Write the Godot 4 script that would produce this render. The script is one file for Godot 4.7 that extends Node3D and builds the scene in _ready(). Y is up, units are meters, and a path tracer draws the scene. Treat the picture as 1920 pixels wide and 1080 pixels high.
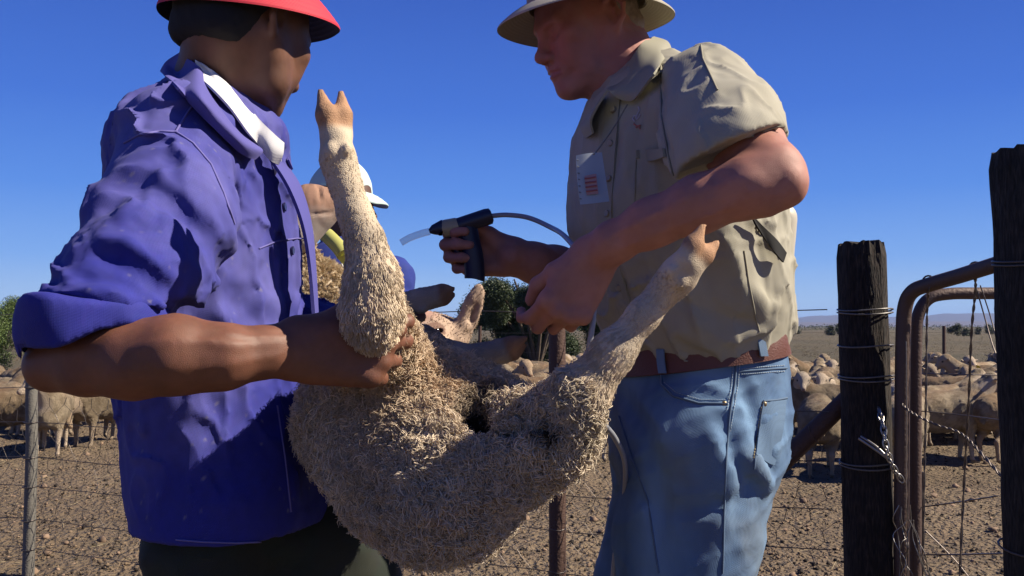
extends Node3D
# Sheep being dosed in a kraal: two men hold and treat a sheep in front of a wire fence, a flock stands behind.

const F := 1750.0                      # focal length, in the units the measuring grid uses
const EYE := Vector3(0, 1.15, 0)
const PITCH := 0.04112
const DIM := 0.77                      # base colours were noted against a brighter exposure

# a point of the place: bearing (px, py) on the measuring grid, d metres ahead
static func W(px: float, py: float, d: float) -> Vector3:
	return EYE + (Vector3((px - 960.0) / F, (540.0 - py) / F, -1.0) * d).rotated(Vector3.RIGHT, PITCH)


# ---------------------------------------------------------------- implicit surfaces, meshed with surface nets
class Loft:
	var o: Vector3
	var b: Basis
	var y0: float
	var y1: float
	var n := 48
	var tab := PackedFloat32Array()

	# stations: [height along the axis, centre u, centre w, half width u, half width w]
	func _init(origin: Vector3, basis: Basis, st: Array) -> void:
		o = origin
		b = basis
		st.sort_custom(func(p, q): return p[0] < q[0])
		y0 = st[0][0]
		y1 = st[-1][0]
		for i in n + 1:
			var y := lerpf(y0, y1, float(i) / n)
			var k := 0
			while k < st.size() - 2 and st[k + 1][0] < y:
				k += 1
			var t: float = clampf((y - st[k][0]) / maxf(st[k + 1][0] - st[k][0], 1e-6), 0, 1)
			for c in range(1, 5):
				var p0: float = st[maxi(k - 1, 0)][c]
				var p3: float = st[mini(k + 2, st.size() - 1)][c]
				tab.append(cubic_interpolate(st[k][c], st[k + 1][c], p0, p3, t))

	func dist(p: Vector3) -> float:
		var q := p - o
		var y := q.dot(b.y)
		var f := clampf((y - y0) / (y1 - y0), 0.0, 1.0) * n
		var i := mini(int(f), n - 1)
		f -= i
		i *= 4
		var x := q.dot(b.x) - lerpf(tab[i], tab[i + 4], f)
		var z := q.dot(b.z) - lerpf(tab[i + 1], tab[i + 5], f)
		var ia := 1.0 / lerpf(tab[i + 2], tab[i + 6], f)
		var ib := 1.0 / lerpf(tab[i + 3], tab[i + 7], f)
		x *= ia
		z *= ib
		var k0 := sqrt(x * x + z * z)
		var k1 := sqrt(x * x * ia * ia + z * z * ib * ib)
		var d := k0 * (k0 - 1.0) / k1 if k1 > 0.01 else -minf(1.0 / ia, 1.0 / ib)
		return maxf(d, maxf(y - y1, y0 - y))


class Field:
	var ty := PackedInt32Array()
	var op := PackedInt32Array()
	var pa := PackedVector3Array()
	var pv := PackedVector3Array()
	var il := PackedFloat32Array()
	var ra := PackedFloat32Array()
	var rv := PackedFloat32Array()
	var kk := PackedFloat32Array()
	var ex := []
	var box := AABB()
	var fa := PackedVector3Array()
	var fv := PackedVector3Array()
	var fl := PackedFloat32Array()
	var fw := PackedFloat32Array()
	var fh := PackedFloat32Array()
	var warp: Callable
	var tint: Callable
	var cell := 0.008
	var all := PackedInt32Array()
	var V := PackedVector3Array()
	var N := PackedVector3Array()
	var C := PackedColorArray()
	var I := PackedInt32Array()
	var done := false

	func _init(size := 0.008) -> void:
		cell = size

	func _add(t: int, a: Vector3, v: Vector3, l: float, r: float, dr: float, k: float, o: int, e: Variant, bb: AABB) -> void:
		ty.append(t); op.append(o); pa.append(a); pv.append(v); il.append(l); ra.append(r); rv.append(dr); kk.append(maxf(k, 1e-4)); ex.append(e)
		all.append(all.size())
		if o == 0:
			box = bb if box.size == Vector3.ZERO else box.merge(bb)

	func cap(a: Vector3, b: Vector3, r0: float, r1: float, k := 0.02, o := 0) -> void:
		var v := b - a
		_add(0, a, v, 1.0 / maxf(v.length_squared(), 1e-9), r0, r1 - r0, k, o, null, AABB(a, Vector3.ZERO).expand(b).grow(maxf(r0, r1) + k * 0.3))

	func chain(pts: Array, rad: Array, k := 0.02) -> void:
		for i in pts.size() - 1:
			cap(pts[i], pts[i + 1], rad[i], rad[i + 1], k if i == 0 else minf(k, rad[i] * 0.8))

	func ell(c: Vector3, b: Basis, r: Vector3, k := 0.02, o := 0) -> void:
		_add(1, c, Vector3(1.0 / r.x, 1.0 / r.y, 1.0 / r.z), 0, 0, 0, k, o, b.transposed(), AABB(c, Vector3.ZERO).grow(maxf(r.x, maxf(r.y, r.z)) + k * 0.3))

	func loft(origin: Vector3, b: Basis, st: Array, k := 0.02, o := 0) -> Loft:
		var l := Loft.new(origin, b, st)
		var bb := AABB(origin + b.y * l.y0, Vector3.ZERO)
		for s in st:
			var r: float = maxf(s[3], s[4])
			bb = bb.merge(AABB(origin + b.x * s[1] + b.y * s[0] + b.z * s[2], Vector3.ZERO).grow(r))
		_add(2, origin, b.y, 0, 0, 0, k, o, l, bb)
		return l

	func cut(point: Vector3, outward: Vector3, k := 0.004, reach := 9.0) -> void:   # keeps what lies behind the plane, within reach of the point
		_add(3, point, outward.normalized(), 0, reach, 0, k, 2, null, AABB())

	func fold(a: Vector3, b: Vector3, w: float, h: float) -> void:    # a ridge (h > 0) or a crease along a line
		var v := b - a
		fa.append(a); fv.append(v); fl.append(1.0 / maxf(v.length_squared(), 1e-9)); fw.append(1.0 / (w * w)); fh.append(h)

	func one(i: int, p: Vector3) -> float:
		var t := ty[i]
		if t == 0:
			var q := p - pa[i]
			var s := clampf(q.dot(pv[i]) * il[i], 0.0, 1.0)
			return (q - pv[i] * s).length() - ra[i] - rv[i] * s
		if t == 1:
			var u: Vector3 = (ex[i] * (p - pa[i])) * pv[i]
			var k0 := u.length()
			return k0 * (k0 - 1.0) / maxf((u * pv[i]).length(), 1e-5)
		if t == 2:
			return ex[i].dist(p)
		return (p - pa[i]).dot(pv[i]) if p.distance_to(pa[i]) < ra[i] else -1.0

	func dist(p: Vector3, ids: PackedInt32Array, fo: PackedInt32Array) -> float:
		var d := 10.0
		for i in ids:
			var e: float
			if ty[i] == 0:
				var q := p - pa[i]
				var v := pv[i]
				var s := clampf(q.dot(v) * il[i], 0.0, 1.0)
				e = (q - v * s).length() - ra[i] - rv[i] * s
			else:
				e = one(i, p)
			var k := kk[i]
			if op[i] == 0:
				var h := maxf(k - absf(d - e), 0.0)
				d = minf(d, e) - h * h * 0.25 / k
			else:
				if op[i] == 1:
					e = -e
				var h := maxf(k - absf(d - e), 0.0)
				d = maxf(d, e) + h * h * 0.25 / k
		if absf(d) < 0.05:
			for i in fo:
				var q := p - fa[i]
				var s := clampf(q.dot(fv[i]) * fl[i], 0.0, 1.0)
				var x := (q - fv[i] * s).length_squared() * fw[i]
				if x < 5.0:
					d -= fh[i] * exp(-x) * (0.35 + 2.6 * s * (1.0 - s))
			if warp.is_valid():
				d -= warp.call(p)
		return d

	func at(p: Vector3) -> float:
		var fo := PackedInt32Array()
		for i in fa.size():
			fo.append(i)
		return dist(p, all, fo)

	# walks from a towards b until the surface is lift away
	func hit(a: Vector3, b: Vector3, lift := 0.0) -> Vector3:
		var dir := (b - a).normalized()
		var p := a
		for i in 60:
			var d := at(p) - lift
			if d < 0.0006:
				break
			p += dir * maxf(d * 0.8, 0.0005)
			if p.distance_to(a) > 3.0:
				return b
		return p

	func grad(p: Vector3) -> Vector3:
		var e := 0.003
		var d := at(p)
		return Vector3(at(p + Vector3(e, 0, 0)) - d, at(p + Vector3(0, e, 0)) - d, at(p + Vector3(0, 0, e)) - d).normalized()

	func build() -> void:
		var g := box.grow(0.03)
		var M := 6
		var o := g.position
		var bs := cell * M
		var nb := Vector3i((g.size / bs).ceil()) + Vector3i.ONE
		var NX := nb.x * M + 2
		var NXY := NX * (nb.y * M + 2)
		var half := bs * 0.87
		var ids_of := {}
		var where := {}
		var edges := PackedInt64Array()      # cell key, axis + 4 * rising
		var S := M + 1
		var SS := S * S
		var vals := PackedFloat32Array()
		vals.resize(S * SS)
		var corner := [0, 1, S, S + 1, SS, SS + 1, SS + S, SS + S + 1]
		var ea := PackedInt32Array([0, 2, 4, 6, 0, 1, 4, 5, 0, 1, 2, 3])
		var eb := PackedInt32Array([1, 3, 5, 7, 2, 3, 6, 7, 4, 5, 6, 7])
		var co := PackedVector3Array()
		for c in 8:
			co.append(Vector3(c & 1, (c >> 1) & 1, c >> 2))
		for bz in nb.z:
			for by in nb.y:
				for bx in nb.x:
					var base := o + Vector3(bx, by, bz) * bs
					var mid := base + Vector3.ONE * (bs * 0.5)
					var d := 10.0
					var es := PackedFloat32Array()
					for i in all:
						var e := one(i, mid)
						es.append(e)
						var k := kk[i]
						if op[i] == 0:
							var h := maxf(k - absf(d - e), 0.0)
							d = minf(d, e) - h * h * 0.25 / k
						else:
							if op[i] == 1:
								e = -e
							d = maxf(d, e)
					if absf(d) > half * 1.35 + 0.03:
						continue
					var ids := PackedInt32Array()
					for i in all:
						var lim := 2.2 * half + kk[i] + 0.02
						if op[i] == 0 and es[i] < absf(d) + lim or op[i] == 1 and es[i] < lim or op[i] == 2:
							ids.append(i)
					var fo := PackedInt32Array()
					for i in fa.size():
						var q := mid - fa[i]
						var s := clampf(q.dot(fv[i]) * fl[i], 0.0, 1.0)
						if (q - fv[i] * s).length() < half + 2.3 / sqrt(fw[i]):
							fo.append(i)
					var n := 0
					var neg := 0
					for z in S:
						for y in S:
							for x in S:
								var v := dist(base + Vector3(x, y, z) * cell, ids, fo)
								vals[n] = v
								n += 1
								if v < 0.0:
									neg += 1
					if neg == 0 or neg == n:
						continue
					for z in M:
						for y in M:
							for x in M:
								var c0 := x + y * S + z * SS
								var m := 0
								for c in 8:
									if vals[c0 + corner[c]] < 0.0:
										m |= 1 << c
								if m == 0 or m == 255:
									continue
								var sum := Vector3.ZERO
								var cnt := 0
								for e in 12:
									var i0 := ea[e]
									var i1 := eb[e]
									if ((m >> i0) & 1) != ((m >> i1) & 1):
										var a := vals[c0 + corner[i0]]
										var b := vals[c0 + corner[i1]]
										sum += co[i0].lerp(co[i1], a / (a - b))
										cnt += 1
								var key := (bx * M + x) + (by * M + y) * NX + (bz * M + z) * NXY
								where[key] = V.size()
								V.append(base + (Vector3(x, y, z) + sum / cnt) * cell)
								var r := m & 1
								if r != (m >> 1) & 1: edges.append(key * 8 + r * 4)
								if r != (m >> 2) & 1: edges.append(key * 8 + r * 4 + 1)
								if r != (m >> 4) & 1: edges.append(key * 8 + r * 4 + 2)
		N.resize(V.size())
		var step := [1, NX, NXY]
		for e in edges:
			var key := e >> 3
			var ax := e & 3
			var inside := (e & 4) != 0
			var u: int = step[(ax + 1) % 3]
			var w: int = step[(ax + 2) % 3]
			var a: int = where.get(key - u - w, -1)
			var b: int = where.get(key - w, -1)
			var c: int = where.get(key, -1)
			var f: int = where.get(key - u, -1)
			if a < 0 or b < 0 or c < 0 or f < 0:
				continue
			if not inside:
				var t := b
				b = f
				f = t
			var nn := (V[c] - V[a]).cross(V[f] - V[b])
			N[a] += nn; N[b] += nn; N[c] += nn; N[f] += nn
			I.append(a); I.append(c); I.append(b); I.append(a); I.append(f); I.append(c)
		for i in V.size():
			N[i] = N[i].normalized()
		if tint.is_valid():
			C.resize(V.size())
			for i in V.size():
				C[i] = tint.call(V[i], N[i])
		done = true


var jobs: Array[Field] = []

func job(f: Field) -> Field:
	jobs.append(f)
	return f

func _run(i: int) -> void:
	jobs[i].build()

func mesh_of(fields: Array) -> ArrayMesh:
	var v := PackedVector3Array()
	var n := PackedVector3Array()
	var c := PackedColorArray()
	var ix := PackedInt32Array()
	for f: Field in fields:
		var base := v.size()
		v.append_array(f.V)
		n.append_array(f.N)
		if f.C.size():
			c.append_array(f.C)
		else:
			var white := PackedColorArray()
			white.resize(f.V.size())
			white.fill(Color.WHITE)
			c.append_array(white)
		for i in f.I:
			ix.append(i + base)
	var arr := []
	arr.resize(Mesh.ARRAY_MAX)
	arr[Mesh.ARRAY_VERTEX] = v
	arr[Mesh.ARRAY_NORMAL] = n
	arr[Mesh.ARRAY_COLOR] = c
	arr[Mesh.ARRAY_INDEX] = ix
	var m := ArrayMesh.new()
	m.add_surface_from_arrays(Mesh.PRIMITIVE_TRIANGLES, arr)
	return m


# ---------------------------------------------------------------- naming
var taken := {}

func numbered(parent: Node, called: String) -> String:
	var k := str(parent.get_instance_id()) + called
	var n: int = taken.get(k, 0)
	taken[k] = n + 1
	return called if n == 0 else "%s_%03d" % [called, n]

func tag(o: Node, label: String, category: String, group := "") -> Node:
	o.set_meta("label", label)
	o.set_meta("category", category)
	if group:
		o.set_meta("group", group)
	return o

func thing(called: String, label: String, category: String, at := Vector3.ZERO, group := "") -> Node3D:
	var o := Node3D.new()
	o.name = numbered(self, called)
	add_child(o, true)
	o.position = at
	tag(o, label, category, group)
	return o

# a mesh whose points are given in the place's own coordinates, hung under a thing (or a part of one)
func obj(called: String, m: Mesh, mat: Material, parent: Node = self) -> MeshInstance3D:
	var o := MeshInstance3D.new()
	o.name = numbered(parent, called)
	o.mesh = m
	o.material_override = mat
	parent.add_child(o, true)
	if parent is Node3D and parent != self:
		o.global_transform = Transform3D()
	return o

func copies(called: String, m: Mesh, mat: Material, at: Array, tints: Array, parent: Node) -> MultiMeshInstance3D:
	var mm := MultiMesh.new()
	mm.transform_format = MultiMesh.TRANSFORM_3D
	mm.use_colors = tints.size() > 0
	mm.mesh = m
	mm.instance_count = at.size()
	for i in at.size():
		mm.set_instance_transform(i, at[i])
		if tints.size():
			mm.set_instance_color(i, tints[i])
	var o := MultiMeshInstance3D.new()
	o.name = numbered(parent, called)
	o.multimesh = mm
	o.material_override = mat
	o.set_meta("kind", "stuff")
	parent.add_child(o, true)
	if parent is Node3D and parent != self:
		o.global_transform = Transform3D()
	return o


# ---------------------------------------------------------------- swept shapes
func begin() -> SurfaceTool:
	var st := SurfaceTool.new()
	st.begin(Mesh.PRIMITIVE_TRIANGLES)
	return st

static func smooth_path(pts: Array, per := 6) -> PackedVector3Array:
	var out := PackedVector3Array()
	for i in pts.size() - 1:
		var a: Vector3 = pts[i]
		var b: Vector3 = pts[i + 1]
		var p: Vector3 = pts[maxi(i - 1, 0)]
		var q: Vector3 = pts[mini(i + 2, pts.size() - 1)]
		for k in per:
			out.append(a.cubic_interpolate(b, p, q, float(k) / per))
	out.append(pts[-1])
	return out

# a tube along pts; rad is one radius or one per point
func tube(st: SurfaceTool, pts: PackedVector3Array, rad: Variant, sides := 6, tint := Color.WHITE, squash := 1.0, up := Vector3.ZERO) -> void:
	var n := pts.size()
	var t := (pts[1] - pts[0]).normalized()
	var u := up if up != Vector3.ZERO else (Vector3.UP if absf(t.y) < 0.9 else Vector3.RIGHT)
	u = (u - t * u.dot(t)).normalized()
	var ring := []
	for i in n:
		t = (pts[mini(i + 1, n - 1)] - pts[maxi(i - 1, 0)]).normalized()
		u = (u - t * u.dot(t)).normalized()
		var w := t.cross(u)
		var r: float = rad[i] if rad is Array or rad is PackedFloat32Array else rad
		var row := []
		for k in sides:
			var a := TAU * k / sides
			var dir := u * cos(a) + w * sin(a) * squash
			row.append([pts[i] + dir * r, (u * cos(a) * squash + w * sin(a)).normalized()])
		ring.append(row)
	for i in n - 1:
		for k in sides:
			var l := (k + 1) % sides
			for c in [ring[i][k], ring[i + 1][k], ring[i + 1][l], ring[i][k], ring[i + 1][l], ring[i][l]]:
				st.set_color(tint)
				st.set_normal(c[1])
				st.add_vertex(c[0])
	for e in 2:
		var i := 0 if e == 0 else n - 1
		var c := pts[i]
		var nn := (pts[0] - pts[1]).normalized() if e == 0 else (pts[n - 1] - pts[n - 2]).normalized()
		for k in sides:
			var l := (k + 1) % sides
			var tri := [c, ring[i][l][0], ring[i][k][0]] if e == 1 else [c, ring[i][k][0], ring[i][l][0]]
			if e == 1: tri = [c, ring[i][l][0], ring[i][k][0]]
			for q in tri:
				st.set_color(tint)
				st.set_normal(nn)
				st.add_vertex(q)

# a thick smooth sheet through rows of points (cloth strips, brims, straps)
func sheet(st: SurfaceTool, rows: Array, thick: float, tint := Color.WHITE, per := 4, closed := false) -> void:
	var fine := []
	for r in rows:
		fine.append(smooth_path(r, per))
	var g := []
	var m: int = fine[0].size()
	if rows.size() > 2:
		var cols := []
		for j in m:
			var col := []
			for r in fine:
				col.append(r[j])
			cols.append(smooth_path(col, per))
		for i in cols[0].size():
			var row := PackedVector3Array()
			for j in m:
				row.append(cols[j][i])
			g.append(row)
	else:
		for i in 3:
			var row := PackedVector3Array()
			for j in m:
				row.append(fine[0][j].lerp(fine[1][j], i / 2.0))
			g.append(row)
	var h := g.size()
	var nor := []
	for i in h:
		var row := PackedVector3Array()
		for j in m:
			var du: Vector3 = g[i][mini(j + 1, m - 1)] - g[i][maxi(j - 1, 0)]
			if closed and (j == 0 or j == m - 1):
				du = g[i][1] - g[i][m - 2]
			var dv: Vector3 = g[mini(i + 1, h - 1)][j] - g[maxi(i - 1, 0)][j]
			row.append(dv.cross(du).normalized())
		nor.append(row)
	for side in 2:
		var s := 0.5 if side == 0 else -0.5
		for i in h - 1:
			for j in m - 1:
				var q := [[i, j], [i + 1, j + 1], [i, j + 1], [i, j], [i + 1, j], [i + 1, j + 1]]
				if side == 0:
					q = [[i, j], [i, j + 1], [i + 1, j + 1], [i, j], [i + 1, j + 1], [i + 1, j]]
				for e in q:
					var nn: Vector3 = nor[e[0]][e[1]]
					st.set_color(tint)
					st.set_normal(nn * s * 2.0)
					st.add_vertex(g[e[0]][e[1]] + nn * thick * s)
	var rim := []
	for j in m: rim.append([0, j])
	if not closed:
		for i in range(1, h): rim.append([i, m - 1])
	else:
		rim.append(null)
		rim.append([h - 1, m - 1])
	if not closed:
		for j in range(m - 2, -1, -1): rim.append([h - 1, j])
		for i in range(h - 2, -1, -1): rim.append([i, 0])
	else:
		for j in range(m - 2, -1, -1): rim.append([h - 1, j])
	for k in rim.size() - 1:
		if rim[k] == null or rim[k + 1] == null:
			continue
		var a: Vector3 = g[rim[k][0]][rim[k][1]]
		var b: Vector3 = g[rim[k + 1][0]][rim[k + 1][1]]
		var na: Vector3 = nor[rim[k][0]][rim[k][1]] * thick * 0.5
		var nb: Vector3 = nor[rim[k + 1][0]][rim[k + 1][1]] * thick * 0.5
		var out := (b - a).cross(na).normalized()
		for c in [a + na, b - nb, a - na, a + na, b + nb, b - nb]:
			st.set_color(tint)
			st.set_normal(out)
			st.add_vertex(c)

# a strip laid on a field: rows of [px, py], found by looking from depth d towards the cloth
func on_cloth(f: Field, rows: Array, d: float, lift: float) -> Array:
	var out := []
	for r in rows:
		var row := []
		for p in r:
			row.append(f.hit(W(p[0], p[1], d), W(p[0], p[1], d + 1.5), lift))
		out.append(row)
	return out

func seam(st: SurfaceTool, f: Field, line: Array, d: float, r: float, per := 5) -> void:
	var pts := []
	for i in line.size() - 1:
		for k in per:
			var t := float(k) / per
			pts.append([lerpf(line[i][0], line[i + 1][0], t), lerpf(line[i][1], line[i + 1][1], t)])
	pts.append(line[-1])
	var p3 := PackedVector3Array()
	for p in pts:
		p3.append(f.hit(W(p[0], p[1], d), W(p[0], p[1], d + 1.5), r * 0.3))
	tube(st, p3, r, 5)

# short stitches on a field along a line
func stitches(st: SurfaceTool, f: Field, line: Array, d: float, tint: Color, pitch_px := 5.0, r := 0.0006) -> void:
	for i in line.size() - 1:
		var a := Vector2(line[i][0], line[i][1])
		var b := Vector2(line[i + 1][0], line[i + 1][1])
		var n := maxi(1, int(a.distance_to(b) / pitch_px))
		for k in n:
			var p := a.lerp(b, (k + 0.15) / n)
			var q := a.lerp(b, (k + 0.75) / n)
			var p3 := f.hit(W(p.x, p.y, d), W(p.x, p.y, d + 1.5), r * 0.6)
			var q3 := f.hit(W(q.x, q.y, d), W(q.x, q.y, d + 1.5), r * 0.6)
			if p3.distance_to(q3) < 0.02:
				tube(st, PackedVector3Array([p3, q3]), r, 4, tint)


# ---------------------------------------------------------------- materials
func noise(freq: float, seed_: int, octaves := 4, kind := FastNoiseLite.TYPE_SIMPLEX_SMOOTH) -> FastNoiseLite:
	var n := FastNoiseLite.new()
	n.noise_type = kind
	n.frequency = freq
	n.seed = seed_
	n.fractal_octaves = octaves
	return n

var tex_cache := {}

func noise_tex(freq: float, seed_: int, size := 512, octaves := 4, kind := FastNoiseLite.TYPE_SIMPLEX_SMOOTH) -> NoiseTexture2D:
	var key := str([freq, seed_, size, octaves, kind])
	if not tex_cache.has(key):
		var t := NoiseTexture2D.new()
		t.width = size
		t.height = size
		t.seamless = true
		t.noise = noise(freq, seed_, octaves, kind)
		tex_cache[key] = t
	return tex_cache[key]

func paint(c: Color, rough := 0.8, metal := 0.0) -> StandardMaterial3D:
	var m := StandardMaterial3D.new()
	m.albedo_color = (c * DIM).linear_to_srgb()
	m.roughness = rough
	m.metallic = metal
	return m

func vpaint(rough := 0.8) -> StandardMaterial3D:
	var m := paint(Color.WHITE, rough)
	m.vertex_color_use_as_albedo = true
	return m

# fine relief on any material: tile metres across, depth in metres
func relief(m: StandardMaterial3D, tex: Texture2D, tile: float, depth: float) -> StandardMaterial3D:
	m.uv1_triplanar = true
	m.uv1_scale = Vector3.ONE / tile
	m.heightmap_enabled = true
	m.heightmap_texture = tex
	m.heightmap_scale = depth * 100.0
	return m

# sharp-backed creases running along e1, spaced along e2
static func crease(n: FastNoiseLite, a: float, b: float, c: float) -> float:
	var v := n.get_noise_3d(a, b, c)
	var r := 1.0 - minf(1.0, (sqrt(v * v + 0.003) - 0.055) * 2.6)
	return r * r * r

func weave_tex() -> ImageTexture:
	if not tex_cache.has("weave"):
		var im := Image.create(128, 128, false, Image.FORMAT_RGB8)
		var r := RandomNumberGenerator.new()
		r.seed = 5
		for y in 128:
			for x in 128:
				var u := (x + y) % 8
				var v := 0.5 + 0.4 * sin(TAU * u / 8.0) + r.randf_range(-0.12, 0.12) + 0.1 * sin(TAU * x / 4.0)
				im.set_pixel(x, y, Color(v, v, v))
		tex_cache["weave"] = ImageTexture.create_from_image(im)
	return tex_cache["weave"]


# ---------------------------------------------------------------- people: heads and hands
# T: x to the person's left, y up, z out of the face; s scales the whole head
func head(f: Field, T: Transform3D, s := 1.0, short := 1.0) -> void:
	var B := T.basis
	var p := func(x: float, y: float, z: float) -> Vector3: return T * (Vector3(x, y * (short if y < 0.0 else 1.0), z) * s)
	f.ell(p.call(0, 0.035, -0.016), B, Vector3(0.077, 0.088, 0.098) * s)
	f.ell(p.call(0, 0.0, 0.03), B, Vector3(0.068, 0.085, 0.06) * s, 0.04 * s)
	f.ell(p.call(0, -0.055, 0.035), B, Vector3(0.056, 0.062, 0.052) * s, 0.03 * s)      # jaw
	for q in [-1.0, 1.0]:
		f.cap(p.call(q * 0.064, -0.03, -0.005), p.call(q * 0.046, -0.085, 0.04), 0.017 * s, 0.019 * s, 0.03 * s)
		f.cap(p.call(q * 0.046, -0.088, 0.035), p.call(q * 0.012, -0.106, 0.076), 0.017 * s, 0.016 * s, 0.02 * s)
		f.ell(p.call(q * 0.045, -0.012, 0.066), B, Vector3(0.024, 0.019, 0.02) * s, 0.022 * s)       # cheekbone
		f.ell(p.call(q * 0.035, -0.048, 0.07), B, Vector3(0.02, 0.025, 0.018) * s, 0.02 * s)
	f.ell(p.call(0, -0.105, 0.08), B, Vector3(0.02, 0.016, 0.018) * s, 0.018 * s)             # chin
	f.ell(p.call(0, -0.07, 0.084), B, Vector3(0.028, 0.024, 0.016) * s, 0.018 * s)            # mouth mound
	f.cap(p.call(-0.04, 0.022, 0.078), p.call(-0.008, 0.018, 0.09), 0.01 * s, 0.009 * s, 0.016 * s)
	f.cap(p.call(0.04, 0.022, 0.078), p.call(0.008, 0.018, 0.09), 0.01 * s, 0.009 * s, 0.016 * s)
	for q in [-1.0, 1.0]:
		f.ell(p.call(q * 0.032, 0.002, 0.09), B, Vector3(0.017, 0.011, 0.012) * s, 0.012 * s, 1)     # eye socket
		f.ell(p.call(q * 0.032, 0.0, 0.0745), B, Vector3(0.0125, 0.0125, 0.0125) * s, 0.003 * s)     # eyeball
		f.cap(p.call(q * 0.018, 0.004, 0.0835), p.call(q * 0.045, 0.004, 0.077), 0.005 * s, 0.0045 * s, 0.006 * s)   # lids
		f.cap(p.call(q * 0.02, -0.01, 0.0815), p.call(q * 0.044, -0.009, 0.076), 0.0045 * s, 0.004 * s, 0.006 * s)
	f.cap(p.call(0, 0.014, 0.087), p.call(0, -0.032, 0.111), 0.0075 * s, 0.0105 * s, 0.014 * s)      # nose
	f.ell(p.call(0, -0.036, 0.113), B, Vector3(0.0125, 0.011, 0.012) * s, 0.008 * s)
	for q in [-1.0, 1.0]:
		f.ell(p.call(q * 0.0135, -0.041, 0.1), B, Vector3(0.008, 0.0085, 0.011) * s, 0.006 * s)
		f.cap(p.call(q * 0.006, -0.051, 0.107), p.call(q * 0.007, -0.044, 0.1), 0.0035 * s, 0.003 * s, 0.003 * s, 1)
	f.cap(p.call(-0.022, -0.0655, 0.0925), p.call(0, -0.063, 0.1), 0.004 * s, 0.0058 * s, 0.005 * s)  # lips
	f.cap(p.call(0.022, -0.0655, 0.0925), p.call(0, -0.063, 0.1), 0.004 * s, 0.0058 * s, 0.005 * s)
	f.cap(p.call(-0.019, -0.0745, 0.0925), p.call(0, -0.0765, 0.0985), 0.0045 * s, 0.0062 * s, 0.005 * s)
	f.cap(p.call(0.019, -0.0745, 0.0925), p.call(0, -0.0765, 0.0985), 0.0045 * s, 0.0062 * s, 0.005 * s)
	f.cap(p.call(-0.027, -0.0712, 0.093), p.call(0, -0.0695, 0.1055), 0.0022 * s, 0.0022 * s, 0.003 * s, 1)
	f.cap(p.call(0.027, -0.0712, 0.093), p.call(0, -0.0695, 0.1055), 0.0022 * s, 0.0022 * s, 0.003 * s, 1)
	for q in [-1.0, 1.0]:                                                                            # ears
		var e := func(y: float, z: float, x := 0.0) -> Vector3: return p.call(q * (0.078 + x - z * 0.25), y - 0.004, z - 0.012)
		f.ell(e.call(0.0, -0.006, -0.004), B * Basis(Vector3.UP, q * 0.35), Vector3(0.005, 0.026, 0.016) * s, 0.008 * s)
		f.chain([e.call(-0.012, 0.012), e.call(0.012, 0.014), e.call(0.028, 0.004, 0.005), e.call(0.03, -0.012, 0.009), e.call(0.014, -0.025, 0.012), e.call(-0.008, -0.02, 0.009), e.call(-0.026, -0.004, 0.003)],
			[0.004 * s, 0.0042 * s, 0.0042 * s, 0.0045 * s, 0.0045 * s, 0.005 * s, 0.0075 * s], 0.004 * s)
		f.ell(e.call(0.002, 0.001, 0.006), B, Vector3(0.006, 0.012, 0.008) * s, 0.004 * s, 1)
		f.cap(e.call(0.012, -0.012, 0.002), e.call(-0.012, -0.008, 0.003), 0.0032 * s, 0.0034 * s, 0.004 * s)

# T: origin at the wrist, y towards the fingers, z out of the palm, x towards the thumb
func hand(f: Field, T: Transform3D, curl: Array, thumb: Array, s := 1.0, spread := 1.0) -> void:
	var p := func(v: Vector3) -> Vector3: return T * (v * s)
	var bx := [0.029, 0.0095, -0.0105, -0.028]
	var by := [0.088, 0.093, 0.089, 0.08]
	var len := [[0.043, 0.027, 0.021], [0.047, 0.031, 0.022], [0.043, 0.029, 0.021], [0.034, 0.022, 0.019]]
	for i in 4:
		var x: float = bx[i]
		f.cap(p.call(Vector3(x * 0.62, 0.0, 0)), p.call(Vector3(x, by[i], -0.002)), 0.0165 * s, 0.0118 * s, 0.016 * s)
	f.cap(p.call(Vector3(-0.022, 0.02, 0.008)), p.call(Vector3(-0.026, 0.06, 0.007)), 0.015 * s, 0.012 * s, 0.014 * s)
	f.cap(p.call(Vector3(0.012, 0.014, 0.006)), p.call(Vector3(0.034, 0.046, 0.012)), 0.017 * s, 0.0155 * s, 0.014 * s)
	for i in 4:
		var a := 0.0
		var q := Vector3(bx[i], by[i], -0.002)
		var r := 0.0098 - 0.0009 * absf(i - 1.0)
		for j in 3:
			a += deg_to_rad(curl[i][j])
			var dir := Vector3(sin((1.4 - i) * 0.07 * spread), cos(a), sin(a)).normalized()
			var e: Vector3 = q + dir * len[i][j]
			f.cap(p.call(q), p.call(e), (r + 0.0009) * s, r * 0.93 * s, 0.005 * s if j else 0.009 * s)
			q = e
			r *= 0.93
	var q := Vector3(0.034, 0.046, 0.012)
	for j in 2:
		var dir: Vector3 = thumb[j].normalized()
		var e: Vector3 = q + dir * (0.036 if j == 0 else 0.029)
		f.cap(p.call(q), p.call(e), (0.0125 - 0.0015 * j) * s, (0.0112 - 0.0015 * j) * s, 0.006 * s)
		q = e

func frame(y: Vector3, x: Vector3, left := false) -> Basis:
	y = y.normalized()
	x = (x - y * x.dot(y)).normalized()
	var z := x.cross(y)
	return Basis(x, y, -z if left else z)

func look(fwd: Vector3, roll := 0.0) -> Basis:        # a head's axes from where the face points
	var z := fwd.normalized()
	var x := Vector3.UP.cross(z).normalized()
	return Basis(x, z.cross(x), z) * Basis(Vector3(0, 0, 1), roll)


var lm := {}          # the man on the left: his fields
var rm := {}          # the man on the right
var bm := {}          # the helper behind

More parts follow.
